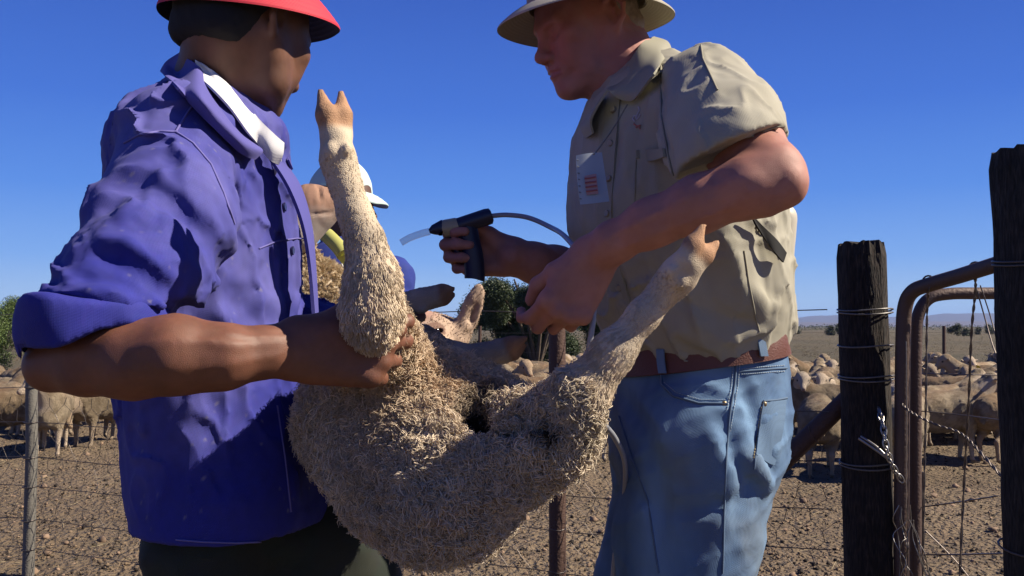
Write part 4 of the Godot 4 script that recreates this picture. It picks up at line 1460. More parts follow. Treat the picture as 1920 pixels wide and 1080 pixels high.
func growth() -> void:
	var px := func(u: float, d: float) -> float: return (u - 960.0) / F * d
	bush("karee_tree", "dark green bushy tree standing behind the flock, between the two men", "tree", "", px.call(1006, 30.0), -30.0, 3.3, 5.3, 24000, 0.30, Color(0.05, 0.075, 0.026), 311)
	bush("karee_tree", "smaller green tree half hidden by the khaki shirt, beside the dark bushy tree", "tree", "", px.call(1140, 33.0), -33.0, 2.7, 4.2, 12000, 0.28, Color(0.07, 0.10, 0.03), 312)
	bush("thorn_tree", "light green feathery tree at the left edge behind the sheep", "tree", "", px.call(-22, 24.0), -24.0, 1.9, 2.6, 3600, 0.2, Color(0.10, 0.15, 0.035), 313)
	var r := RandomNumberGenerator.new()
	r.seed = 320
	# low shrubs on the veld
	var at := []
	var tints := []
	for i in 26000:
		var d := 15.5 + 200.0 * pow(r.randf(), 2.2)
		var x := d * r.randf_range(-0.75, 0.75)
		var z := -d
		if kraal(x, z) > 0.5 or n_veld.get_noise_2d(x * 3.0, z * 3.0) < -0.25 + r.randf_range(-0.2, 0.2):
			continue
		var s := r.randf_range(0.10, 0.30)
		at.append(Transform3D(Basis.from_euler(Vector3(0, r.randf() * TAU, 0)).scaled(Vector3(s, s * r.randf_range(0.35, 0.8), s)), Vector3(x, s * 0.15, z)))
		var c := Color(0.075, 0.065, 0.03) if r.randf() < 0.5 else Color(0.15, 0.105, 0.055)
		tints.append(c * r.randf_range(0.7, 1.3))
	var v := copies("veld_scrub", leaf_mesh(), vpaint(0.9), at, tints, self)
	v.set_meta("label", "low dry brown and green scrub covering the plain behind the flock")
	v.set_meta("category", "scrub")
	# a belt of bushes far out on the plain
	at = []
	tints = []
	for i in 5200:
		var d := r.randf_range(260.0, 420.0)
		var x := d * r.randf_range(-0.62, 0.62)
		var u := x / d * F + 960.0
		if n_veld.get_noise_2d(x * 0.35, 7.0) < -0.1 and u > 1200.0 or u > 1200.0 and r.randf() < 0.55:
			continue
		var s := r.randf_range(1.2, 3.0) * (1.6 if u < 1200.0 else 0.75)
		at.append(Transform3D(Basis.from_euler(Vector3(0, r.randf() * TAU, 0)).scaled(Vector3(s * 1.5, s, s * 1.5)), Vector3(x, s * 0.4, -d)))
		tints.append(Color(0.055, 0.075, 0.025) * r.randf_range(0.6, 1.3))
	v = copies("bush_belt", leaf_mesh(), vpaint(0.9), at, tints, self)
	v.set_meta("label", "far belt of low green bushes along the horizon")
	v.set_meta("category", "bushes")
	var k := 0
	for b in [[1565, 120.0, 1.3, 2.6, "lone dark bush left of the wooden gate post"], [1798, 110.0, 1.25, 3.2, "dark rounded bush seen through the gate between two hanging wires"], [1850, 130.0, 1.2, 5.0, "wide dark bush beside the tall right-hand post"], [1480, 140.0, 1.1, 3.6, "small dark bush just right of the khaki shirt"]]:
		bush("plain_bush", b[4], "bush", "bushes out on the plain", px.call(b[0], b[1]), -b[1], b[2], b[3], 500, 0.55, Color(0.06, 0.07, 0.03), 330 + k, false)
		k += 1


# ---------------------------------------------------------------- fence, gate posts, gate
func wire_mat(c := Color(0.14, 0.12, 0.11)) -> StandardMaterial3D:
	return paint(c, 0.45, 0.75)

func post_mesh(base: Vector3, h: float, r: float, seed_: int, lean := Vector3.ZERO, grooves := 9, ragged := 0.02) -> ArrayMesh:
	# a rough round post with drying cracks and a sawn, slightly split top
	var n := noise(3.0, seed_, 3)
	var f := noise(24.0, seed_ + 1, 3)
	var st := begin()
	var S := 48
	var H := 40
	var g := []
	for i in H + 2:
		var row := []
		var y := h * minf(float(i) / H, 1.0)
		for k in S:
			var a := TAU * k / S
			var q := Vector3(cos(a), 0, sin(a))
			var rr := r * (1.0 + 0.05 * n.get_noise_3d(q.x * 0.3, y, q.z * 0.3) + 0.03 * f.get_noise_3d(q.x * 0.5, y * 0.04, q.z * 0.5)) * (1.0 + 0.06 * (1.0 - y / h))
			var crack := pow(absf(sin(a * grooves * 0.5 + 2.5 * n.get_noise_2d(y * 0.6, 3.0) + n.get_noise_2d(a * 2.0, 1.0) * 3.0)), 18.0)
			rr -= r * 0.09 * crack
			if i >= H:
				rr *= 0.92 if i == H else 0.0
			var yy := y + (ragged * n.get_noise_2d(a * 0.7, 9.0) * 2.0 if i >= H - 1 else 0.0)
			row.append(base + Vector3(q.x * rr, yy, q.z * rr) + lean * (y / h))
		g.append(row)
	for i in H + 1:
		for k in S:
			var l := (k + 1) % S
			st.set_smooth_group(0 if i < H - 1 else -1)
			for p in [g[i][k], g[i + 1][l], g[i][l], g[i][k], g[i + 1][k], g[i + 1][l]]:
				st.add_vertex(p)
	st.generate_normals()
	return st.commit()

func bark(c: Color) -> StandardMaterial3D:
	var m := paint(c, 0.95)
	relief(m, noise_tex(0.03, 95, 512, 5), 0.35, 0.006)
	m.uv1_scale = Vector3(9, 1.2, 9)
	m.detail_enabled = true
	m.detail_blend_mode = BaseMaterial3D.BLEND_MODE_MUL
	m.detail_albedo = noise_tex(0.025, 96, 512, 5)
	m.detail_uv_layer = BaseMaterial3D.DETAIL_UV_1
	return m

func fence_and_gate() -> void:
	var r := RandomNumberGenerator.new()
	r.seed = 401
	# the wire fence runs from beyond the left edge to the first gate post
	var A := W(62, 612, 4.4)
	var B := W(1620, 612, 3.12)
	A.y = 0.0
	B.y = 0.0
	var dir := (B - A).normalized()
	var L0 := -1.6
	var L1 := (B - A).length()
	var fence := thing("wire_fence", "wire and netting stock fence on thin metal posts, running behind the men", "fence", A)
	var rust := paint(Color(0.10, 0.055, 0.04), 0.7, 0.3)
	relief(rust, noise_tex(0.04, 97, 256, 4), 0.12, 0.002)
	var grey := paint(Color(0.15, 0.14, 0.12), 0.8)
	relief(grey, noise_tex(0.04, 97, 256, 4), 0.12, 0.002)
	# posts
	var st := begin()
	tube(st, PackedVector3Array([A + Vector3(0, -0.2, 0), A + Vector3(0.006, 0.6, 0), A + Vector3(-0.012, 1.235, 0)]), 0.0265, 14)
	obj("post", st.commit(), grey, fence)
	var Mx := A + dir * ((W(1064, 612, 3.62) - A) * Vector3(1, 0, 1)).dot(dir)
	st = begin()
	tube(st, PackedVector3Array([Mx + Vector3(0.0, -0.2, 0), Mx + Vector3(0.0, 1.222, 0), Mx + Vector3(0, 1.232, 0)]), [0.0315, 0.0315, 0.0265], 18)
	tube(st, PackedVector3Array([Mx + Vector3(0, 1.232, 0), Mx + Vector3(0, 1.24, 0)]), 0.02, 14)
	obj("post", st.commit(), rust, fence)
	st = begin()
	var P0 := A + dir * L0
	tube(st, PackedVector3Array([P0 + Vector3(0, -0.2, 0), P0 + Vector3(0, 1.24, 0)]), 0.0265, 12)
	obj("post", st.commit(), grey, fence)
	# wires
	var wm := wire_mat()
	var hs := [1.212, 0.865, 0.70, 0.535, 0.40, 0.245, 0.11]
	for i in hs.size():
		st = begin()
		var pts := PackedVector3Array()
		var x := L0
		while x < L1:
			var sag := 0.0
			for s in [[L0, 0.0], [0.0, 2.2], [2.2, L1]]:
				if x >= s[0] and x < s[1]:
					var t: float = (x - s[0]) / (s[1] - s[0])
					sag = 4.0 * t * (1.0 - t) * 0.018
			pts.append(A + dir * x + Vector3(0, hs[i] - sag + r.randf_range(-0.003, 0.003), -0.03))
			x += 0.12
		tube(st, pts, 0.0019, 4)
		obj("wire", st.commit(), wm, fence)
	# hexagonal netting below the second wire
	st = begin()
	var cw := 0.085
	var rows := 11
	var hstep := 0.072
	var cols := int((L1 - L0) / cw)
	var pt := func(i: int, jj: int, lower: bool) -> Vector3:
		var q := RandomNumberGenerator.new()
		q.seed = i * 7919 + jj * 104729 + (1 if lower else 0)
		var off := 0.5 if jj % 2 else 0.0
		return A + dir * (L0 + (i + off) * cw + q.randf_range(-0.011, 0.011)) + Vector3(0, 0.06 + jj * hstep + (0.0 if lower else 0.034) + q.randf_range(-0.008, 0.008), -0.026 + q.randf_range(-0.006, 0.006))
	for jj in rows:
		for i in cols:
			var lo: Vector3 = pt.call(i, jj, true)
			var hi: Vector3 = pt.call(i, jj, false)
			tube(st, PackedVector3Array([lo, hi]), 0.0016, 3)
			if jj < rows - 1:
				var off := 1 if jj % 2 else 0
				var na: Vector3 = pt.call(i + off - 1, jj + 1, true)
				var nb: Vector3 = pt.call(i + off, jj + 1, true)
				tube(st, PackedVector3Array([hi, na]), 0.001, 3)
				tube(st, PackedVector3Array([hi, nb]), 0.001, 3)
	var net := obj("netting", st.commit(), wm, fence)
	net.set_meta("kind", "stuff")
	# wire ties on the posts
	for q in [A, Mx]:
		st = begin()
		for hgt in hs:
			var ring := PackedVector3Array()
			for k in 13:
				ring.append(q + Vector3(cos(TAU * k / 12.0) * 0.031, hgt + 0.002 * sin(k * 1.7), sin(TAU * k / 12.0) * 0.031))
			tube(st, ring, 0.0028, 5)
		obj("wire_tie", st.commit(), wm, fence)
	# gate posts
	var wood := bark(Color(0.085, 0.058, 0.042))
	var gp := thing("gate_post", "short round wooden gate post ringed with wire, beside the pipe gate", "post", B)
	var gx := W(1621, 612, 3.12)
	obj("timber", post_mesh(Vector3(gx.x + 0.012, -0.3, gx.z), 1.725, 0.078, 411, Vector3(-0.02, 0, 0), 7, 0.012), wood, gp)
	for q in [[1.205, 2], [1.085, 1], [0.985, 2], [0.70, 2]]:
		for k in q[1]:
			st = begin()
			var ring := PackedVector3Array()
			for a in 25:
				ring.append(Vector3(gx.x + 0.002 + cos(TAU * a / 24.0) * 0.088, q[0] - k * 0.012 + 0.004 * sin(a * 0.5 + k), gx.z + sin(TAU * a / 24.0) * 0.088))
			tube(st, ring, 0.0027, 6)
			obj("wire_ring", st.commit(), wire_mat(Color(0.22, 0.21, 0.2)), gp)
	var bp := W(1957, 612, 2.55)
	bp.y = 0.0
	var tp := thing("gate_post", "tall thick weathered wooden post cut by the right edge of the view", "post", bp)
	obj("timber", post_mesh(bp + Vector3(0.02, -0.3, 0), 1.935, 0.112, 421, Vector3(-0.035, 0, 0), 11, 0.007), bark(Color(0.075, 0.062, 0.052)), tp)
	for q in [1.328, 1.318, 0.55, 0.40]:
		st = begin()
		var ring := PackedVector3Array()
		for a in 25:
			ring.append(bp + Vector3(cos(TAU * a / 24.0) * 0.118 - 0.005, q + 0.006 * sin(a * 0.5), sin(TAU * a / 24.0) * 0.118))
		tube(st, ring, 0.003, 6)
		obj("wire_ring", st.commit(), wm, tp)
	# brace from the gate post down towards the man
	var br := thing("brace_pole", "rust brown slanting brace pole propped against the short gate post", "pole", B)
	st = begin()
	tube(st, PackedVector3Array([W(1602, 735, 3.2), W(1510, 825, 3.22), W(1330, 1000, 3.26)]), [0.031, 0.033, 0.034], 14)
	obj("pole", st.commit(), rust, br)
	# the pipe gates: two tubular frames, one standing open towards the tall post
	var g1 := thing("pipe_gate", "front tubular steel gate whose top rail climbs to the tall post", "gate", W(1695, 1000, 3.0) * Vector3(1, 0, 1), "pipe gates")
	st = begin()
	var pipe := []
	for q in [[1690, 1240, 3.02], [1690, 1000, 3.02], [1691, 800, 3.02], [1693, 640, 3.02], [1697, 575, 3.01], [1712, 546, 2.98], [1745, 533, 2.93], [1800, 517, 2.82], [1870, 495, 2.68], [1905, 484, 2.62]]:
		pipe.append(W(q[0], q[1], q[2]))
	tube(st, smooth_path(pipe, 6), 0.0232, 16)
	var steel := paint(Color(0.12, 0.078, 0.064), 0.6, 0.35)
	relief(steel, noise_tex(0.04, 97, 256, 4), 0.15, 0.0015)
	obj("frame", st.commit(), steel, g1)
	var g2 := thing("pipe_gate", "rear tubular steel gate with level top rail, close behind the front one", "gate", W(1715, 1000, 3.25) * Vector3(1, 0, 1), "pipe gates")
	st = begin()
	pipe = []
	for q in [[1716, 1200, 3.2], [1716, 1000, 3.2], [1716, 800, 3.2], [1717, 640, 3.2], [1722, 590, 3.2], [1742, 560, 3.2], [1780, 551, 3.2], [1840, 550, 3.2], [1990, 550, 3.2]]:
		pipe.append(W(q[0], q[1], q[2]))
	tube(st, smooth_path(pipe, 6), 0.0205, 16)
	obj("frame", st.commit(), steel, g2)
	# wire infill of the gates
	for q in [[g1, [[1740, 528, 2.93], [1741, 545, 2.95], [1738, 600, 3.0], [1736, 760, 3.0], [1733, 900, 3.0], [1730, 1090, 3.0]], 0.0042], [g1, [[1828, 512, 2.77], [1829, 545, 2.8], [1822, 620, 2.85], [1816, 760, 2.9], [1808, 900, 2.95], [1799, 1090, 2.95]], 0.0046],
			[g1, [[1829, 535, 2.8], [1845, 590, 2.8], [1862, 650, 2.75], [1880, 690, 2.7]], 0.0022], [g1, [[1838, 535, 2.8], [1856, 590, 2.8], [1872, 650, 2.75]], 0.002],
			[g1, [[1690, 757, 3.0], [1712, 775, 2.95], [1752, 795, 2.9], [1800, 812, 2.85], [1835, 845, 2.8], [1880, 896, 2.7]], 0.0052], [g2, [[1690, 700, 3.2], [1800, 702, 3.2], [1960, 706, 3.2]], 0.0022],
			[g2, [[1716, 952, 3.2], [1780, 944, 3.1], [1870, 930, 2.8]], 0.0042], [g2, [[1716, 1040, 3.2], [1790, 1040, 3.1], [1880, 1038, 2.8]], 0.003], [g2, [[1716, 770, 3.2], [1800, 778, 3.1], [1880, 788, 2.9]], 0.0022],
			[g2, [[1730, 885, 3.2], [1729, 960, 3.2], [1730, 1090, 3.2]], 0.003], [g2, [[1735, 995, 3.2], [1790, 1050, 3.15], [1830, 1100, 3.1]], 0.0024]]:
		st = begin()
		var pts := []
		for p in q[1]:
			pts.append(W(p[0], p[1], p[2]))
		var path := smooth_path(pts, 14)
		if q[2] > 0.004:           # two strands twisted together
			for s in 2:
				var tw := PackedVector3Array()
				for i in path.size():
					var a := i * 0.9 + PI * s
					tw.append(path[i] + Vector3(cos(a), sin(a) * 0.6, sin(a)) * q[2] * 0.55)
				tube(st, tw, q[2] * 0.5, 5)
		else:
			tube(st, path, q[2], 5)
		obj("wire", st.commit(), wire_mat(Color(0.2, 0.17, 0.155)), q[0])
	# loops where the wires hang from the rail
	for q in [[1740, 533, 2.935, 0.027], [1828, 509, 2.78, 0.028]]:
		st = begin()
		var ring := PackedVector3Array()
		var c := W(q[0], q[1], q[2])
		for a in 17:
			ring.append(c + Vector3(0.006 * sin(a * 0.8), cos(TAU * a / 16.0) * q[3], sin(TAU * a / 16.0) * q[3]))
		tube(st, ring, 0.003, 5)
		obj("wire_loop", st.commit(), wm, g1)
	# chain and tangled wire between post and gate
	var ch := thing("gate_chain", "short bright chain looped between gate post and pipe gate", "chain", W(1655, 850, 2.98) * Vector3(1, 0, 1))
	var silver := paint(Color(0.42, 0.40, 0.38), 0.35, 0.9)
	var cp := smooth_path([W(1648, 768, 3.02), W(1656, 800, 2.98), W(1662, 840, 2.96), W(1674, 875, 2.96), W(1690, 900, 2.97)], 3)
	for i in cp.size() - 1:
		st = begin()
		var t := (cp[i + 1] - cp[i]).normalized()
		var mid := (cp[i] + cp[i + 1]) * 0.5
		var sd := t.cross(Vector3(0, 0, 1)).normalized() if i % 2 else Vector3(0, 0, 1)
		var ring := PackedVector3Array()
		for a in 15:
			ring.append(mid + t * cos(TAU * a / 14.0) * 0.0185 + sd * sin(TAU * a / 14.0) * 0.0085)
		tube(st, ring, 0.0028, 6)
		obj("link", st.commit(), silver, ch)
	var tg := thing("tangled_wire", "tangle of bright loose wire tied round the foot of the gate pipe", "wire", W(1690, 1000, 2.97) * Vector3(1, 0, 1))
	for i in 9:
		var pts := []
		var x := 1694.0 + r.randf_range(-10, 12)
		for k in 7:
			pts.append(W(x + r.randf_range(-13, 14), 952 + k * 24 + r.randf_range(-6, 6), 2.965 + r.randf_range(-0.02, 0.02)))
		if i > 4:
			pts = []
			for k in 5:
				pts.append(W(1708 + k * (4 + i) + r.randf_range(-6, 6), 975 + k * 32, 2.98 + r.randf_range(-0.02, 0.02)))
		st = begin()
		tube(st, smooth_path(pts, 5), 0.0017, 4)
		obj("strand", st.commit(), silver if i % 2 else wire_mat(Color(0.25, 0.23, 0.21)), tg)
	st = begin()
	tube(st, smooth_path([W(1610, 822, 3.02), W(1640, 842, 2.99), W(1668, 862, 2.97)], 6), 0.005, 6)
	tube(st, smooth_path([W(1614, 818, 3.02), W(1644, 838, 2.985), W(1672, 866, 2.96)], 6), 0.004, 6)
	obj("strand", st.commit(), silver, tg)
	# thin bright wire hanging down the front pipe
	st = begin()
	tube(st, smooth_path([W(1699, 640, 2.975), W(1700, 760, 2.975), W(1699, 955, 2.975)], 5), 0.0014, 4)
	obj("strand", st.commit(), silver, tg)
	# far fence posts beyond the flock
	var k := 0
	for q in [[1767, 16.5, "thin far fence post seen through the gate, beyond the flock"], [898, 17.0, "thin far fence post between the sheep's ear and the bushy tree"], [1384, 17.0, "thin far fence post hidden behind the khaki shirt"]]:
		if k < 2:
			var p := Vector3((q[0] - 960.0) / F * q[1], 0, -q[1])
			var o := thing("far_fence_post", q[2], "post", p, "far fence posts")
			st = begin()
			tube(st, PackedVector3Array([p + Vector3(0, -0.1, 0), p + Vector3(0.02, 1.16, 0)]), 0.03, 8)
			obj("stake", st.commit(), rust, o)
		k += 1
	var fw := thing("far_fence_wire", "top wire of the far fence stretched beyond the flock", "wire", Vector3(0, 0, -16.7))
	for hgt in [1.05, 0.7]:
		st = begin()
		tube(st, PackedVector3Array([Vector3(-9, hgt, -16.7), Vector3(0, hgt - 0.02, -16.7), Vector3(10, hgt, -16.7)]), 0.0022, 4)
		obj("strand", st.commit(), wm, fw)


# ---------------------------------------------------------------- dressing the people (after the fields are meshed)
func cloth(rough := 0.85, sheen := 0.04) -> StandardMaterial3D:
	var m := relief(vpaint(rough), weave_tex(), 0.05, 0.00035)
	m.rim_enabled = true
	m.rim = sheen
	m.rim_tint = 0.6
	return m

func skin_mat(rough := 0.62) -> StandardMaterial3D:
	var m := relief(vpaint(rough), noise_tex(0.06, 98, 512, 4), 0.04, 0.0003)
	m.subsurf_scatter_enabled = true
	m.subsurf_scatter_strength = 0.08
	return m

func eye_parts(T: Transform3D, s: float, parent: Node) -> void:
	for q in [-1.0, 1.0]:
		var st := begin()
		var c := T * (Vector3(q * 0.032, 0.0, 0.0745) * s)
		var sp := SphereMesh.new()
		sp.radius = 0.0126 * s
		sp.height = 0.0252 * s
		sp.radial_segments = 16
		sp.rings = 10
		st.append_from(sp, 0, Transform3D(Basis(), c))
		obj("eye", st.commit(), paint(Color(0.5, 0.46, 0.42), 0.2), parent)
		st = begin()
		sp = SphereMesh.new()
		sp.radius = 0.005 * s
		sp.height = 0.005 * s
		st.append_from(sp, 0, Transform3D(T.basis * Basis(Vector3.RIGHT, PI / 2), c + T.basis * (Vector3(0, -0.002, 0.0096) * s)))
		obj("iris", st.commit(), paint(Color(0.04, 0.03, 0.025), 0.15), parent)

# a hat brim with stitched rings: T as for a head; shape(angle) -> [inner r x, inner r z, width, drop]
func brim(T: Transform3D, y: float, rx: float, rz: float, shape: Callable, under: Color, over: Color, rings: int, thick: float, zoff := 0.0) -> ArrayMesh:
	var st := begin()
	var A := 96
	var R := 40
	var g := []
	for i in R + 1:
		var t := float(i) / R
		var row := []
		for k in A:
			var a := TAU * k / A
			var s: Array = shape.call(a)
			var w: float = s[0] * t
			var drop: float = s[1] * t * t + s[2] * t
			var rip := 0.0009 * absf(sin(t * rings * PI))
			row.append(T * Vector3(sin(a) * (rx + w), y - drop + rip, cos(a) * (rz + w) + zoff))
		g.append(row)
	var upv := T.basis.y
	for side in 2:
		for i in R:
			for k in A:
				var l := (k + 1) % A
				var q := [g[i][k], g[i + 1][l], g[i][l], g[i][k], g[i + 1][k], g[i + 1][l]]
				if side == 0:
					q = [g[i][k], g[i][l], g[i + 1][l], g[i][k], g[i + 1][l], g[i + 1][k]]
				st.set_smooth_group(side)
				st.set_color(over if side == 0 else under)
				for p in q:
					st.add_vertex(p + (upv * thick if side == 0 else Vector3.ZERO))
	for k in A:
		var l := (k + 1) % A
		st.set_smooth_group(5)
		st.set_color(over)
		for p in [g[R][k], g[R][l] + upv * thick, g[R][l], g[R][k], g[R][k] + upv * thick, g[R][l] + upv * thick]:
			st.add_vertex(p)
	st.generate_normals()
	return st.commit()

func crown(T: Transform3D, y: float, rx: float, rz: float, h: float, flat: float, c: Color, zoff := 0.0) -> ArrayMesh:
	var st := begin()
	var A := 64
	var R := 20
	var n := noise(12.0, 66, 2)
	var g := []
	for i in R + 1:
		var t := float(i) / R
		var row := []
		var a0 := t * PI * 0.5
		var rr := pow(cos(a0), flat)
		var yy := y + h * pow(sin(a0), flat * 1.6)
		for k in A:
			var a := TAU * k / A
			var p := Vector3(sin(a) * rx * rr, yy, cos(a) * rz * rr + zoff)
			row.append(T * (p + Vector3(0, 0.004, 0.004) * n.get_noise_3dv(p)))
		g.append(row)
	for i in R:
		for k in A:
			var l := (k + 1) % A
			st.set_smooth_group(0)
			st.set_color(c)
			for p in [g[i][k], g[i + 1][l], g[i][l], g[i][k], g[i + 1][k], g[i + 1][l]]:
				st.add_vertex(p)
	st.generate_normals()
	return st.commit()

func boot(at: Vector3, fwd: Vector3, c: Color, parent: Node) -> void:
	var st := begin()
	var f := fwd.normalized()
	var pts := smooth_path([at + Vector3(0, 0.13, 0) - f * 0.02, at + Vector3(0, 0.055, 0) - f * 0.03, at + Vector3(0, 0.04, 0) + f * 0.08, at + Vector3(0, 0.034, 0) + f * 0.2], 5)
	var rad := PackedFloat32Array()
	for i in pts.size(): rad.append(lerpf(0.056, 0.038, float(i) / pts.size()))
	tube(st, pts, rad, 14)
	obj("shoe", st.commit(), paint(c, 0.7), parent)

func dress_left() -> void:
	var o := thing("person", "person in purple-blue work jacket and red hat, cradling the upturned sheep", "person", W(440, 700, 1.45) * Vector3(1, 0, 1))
	obj("body", mesh_of([lm.head, lm.arm, lm.hand2]), skin_mat(0.58), o)
	eye_parts(lm.T, 1.0, o)
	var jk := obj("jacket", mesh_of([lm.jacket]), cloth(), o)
	obj("cuff", mesh_of([lm.cuff]), cloth(), jk)
	obj("trousers", mesh_of([lm.trousers]), cloth(), o)
	var pale := Color(0.10, 0.092, 0.35)
	var st := begin()
	# collar: fall of the near side, from the nape round to the point
	var nb := func(px: float, py: float, lift: float) -> Vector3: return lm.head.hit(W(px, py, 1.1), W(px, py, 1.6), lift)
	var jb := func(px: float, py: float, lift: float) -> Vector3: return lm.jacket.hit(W(px, py, 1.0), W(px, py, 1.7), lift)
	var outer := func(px: float, py: float, lift: float) -> Vector3:
		var a: Vector3 = nb.call(px, py, lift)
		var b: Vector3 = jb.call(px, py, lift)
		return a if a.distance_squared_to(EYE) < b.distance_squared_to(EYE) else b
	sheet(st, [[W(352, 98, 1.50), W(336, 102, 1.43), nb.call(362, 116, 0.012), nb.call(382, 140, 0.014), nb.call(404, 184, 0.016), W(448, 248, 1.325), W(490, 280, 1.33)],
		[W(330, 116, 1.51), W(312, 118, 1.43), W(334, 142, 1.365), jb.call(368, 170, 0.02), jb.call(410, 214, 0.02), jb.call(454, 264, 0.018), W(490, 286, 1.325)],
		[W(318, 128, 1.52), W(302, 134, 1.43), jb.call(326, 158, 0.012), jb.call(354, 190, 0.009), jb.call(400, 238, 0.009), jb.call(448, 284, 0.009), jb.call(476, 299, 0.01)]], 0.0035, pale, 6)
	sheet(st, [[W(352, 98, 1.50), W(400, 112, 1.54), W(460, 170, 1.55), W(525, 265, 1.52), W(540, 300, 1.47)], [W(322, 118, 1.53), W(390, 130, 1.6), W(455, 185, 1.61), W(530, 280, 1.55), W(548, 318, 1.48)]], 0.0035, pale, 6)
	obj("collar", st.commit(), cloth(), jk)
	# the front edge of the jacket stands a little open
	st = begin()
	sheet(st, [[W(505, 296, 1.36), W(540, 352, 1.36), W(566, 420, 1.365), W(580, 500, 1.37), W(590, 620, 1.36)], [W(532, 306, 1.38), W(562, 350, 1.4), W(582, 420, 1.41), W(590, 500, 1.41), W(596, 620, 1.4)]], 0.005, Color(0.085, 0.08, 0.34), 6)
	obj("front_edge", st.commit(), cloth(), jk)
	# seams
	st = begin()
	seam(st, lm.jacket, [[372, 184], [352, 210], [330, 246]], 1.0, 0.0016)
	seam(st, lm.jacket, [[232, 268], [262, 252], [300, 246], [330, 247], [362, 268], [396, 308], [420, 362], [440, 420]], 0.95, 0.0016)
	seam(st, lm.jacket, [[486, 466], [520, 452], [556, 447], [584, 448]], 1.0, 0.0013)
	seam(st, lm.jacket, [[330, 1012], [380, 1016], [440, 1018], [500, 1016], [560, 1006]], 0.9, 0.0014)
	seam(st, lm.jacket, [[520, 760], [535, 860], [546, 960]], 0.9, 0.0013)
	obj("seam", st.commit(), paint(Color(0.15, 0.135, 0.40), 0.8), jk)
	for q in [[561, 388], [576, 470]]:
		disc(lm.jacket, q[0] - 26, q[1], 0.007, Color(0.03, 0.03, 0.10), jk, 0.003)
	# white shirt collar
	st = begin()
	sheet(st, [[nb.call(366, 112, 0.006), nb.call(392, 128, 0.007), nb.call(424, 156, 0.008), nb.call(456, 190, 0.01), W(488, 226, 1.345), W(514, 252, 1.35), W(532, 268, 1.362)],
		[nb.call(366, 124, 0.009), outer.call(392, 144, 0.010), outer.call(426, 176, 0.010), outer.call(462, 216, 0.010), W(484, 246, 1.338), W(508, 276, 1.345), W(530, 290, 1.36)],
		[nb.call(366, 140, 0.008), outer.call(394, 164, 0.007), outer.call(430, 202, 0.007), outer.call(462, 246, 0.007), W(484, 272, 1.345), W(506, 300, 1.352), W(522, 308, 1.365)]], 0.003, Color(0.72, 0.72, 0.74), 6)
	sheet(st, [[W(516, 262, 1.37), W(527, 282, 1.375), W(528, 304, 1.38)], [W(500, 290, 1.375), W(512, 310, 1.38), W(516, 330, 1.385)]], 0.003, Color(0.70, 0.70, 0.72), 5)
	obj("shirt_collar", st.commit(), cloth(0.8), o)
	# short black hair under the hat
	var h := Field.new(0.005)
	var T: Transform3D = lm.T
	h.ell(T * Vector3(0, 0.032, -0.026), T.basis, Vector3(0.081, 0.091, 0.099))
	h.cap(T * Vector3(-0.035, -0.045, -0.068), T * Vector3(0.035, -0.045, -0.068), 0.022, 0.022, 0.05)
	h.cut(T * Vector3(0, 0.0, 0.008), T.basis * Vector3(0, -0.5, 0.86), 0.01)
	h.cut(T * Vector3(0, -0.058, 0), T.basis * Vector3(0, -1, 0.1), 0.01)
	for q in [-1.0, 1.0]:
		h.ell(T * Vector3(q * 0.085, -0.008, -0.005), T.basis, Vector3(0.02, 0.03, 0.024), 0.006, 1)
	var nz := noise(160.0, 71, 2)
	h.warp = func(p: Vector3) -> float: return 0.0022 * nz.get_noise_3dv(p)
	h.build()
	obj("hair", mesh_of([h]), paint(Color(0.011, 0.009, 0.008), 0.9), o)
	# red bucket hat, brim dark underneath
	var HT := Transform3D(look(Vector3(0.88, -0.10, -0.46), 0.0), W(460, 41, 1.42))
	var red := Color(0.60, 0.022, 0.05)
	var shape := func(a: float) -> Array:
		var front := cos(a)
		return [0.029 + 0.008 * front, 0.008, 0.034 - 0.012 * front + 0.016 * maxf(0.0, -sin(a))]
	var hat := obj("hat", crown(HT, 0.045, 0.088, 0.106, 0.1, 0.5, red), relief(vpaint(0.75), weave_tex(), 0.05, 0.0004), o)
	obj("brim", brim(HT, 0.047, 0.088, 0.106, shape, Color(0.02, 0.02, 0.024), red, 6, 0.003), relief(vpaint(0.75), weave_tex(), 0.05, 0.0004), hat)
	boot(Vector3(W(445, 700, 1.45).x - 0.02, 0, -1.32), Vector3(1, 0, 0.2), Color(0.02, 0.018, 0.016), o)
	boot(Vector3(W(445, 700, 1.45).x + 0.17, 0, -1.52), Vector3(1, 0, -0.1), Color(0.02, 0.018, 0.016), o)

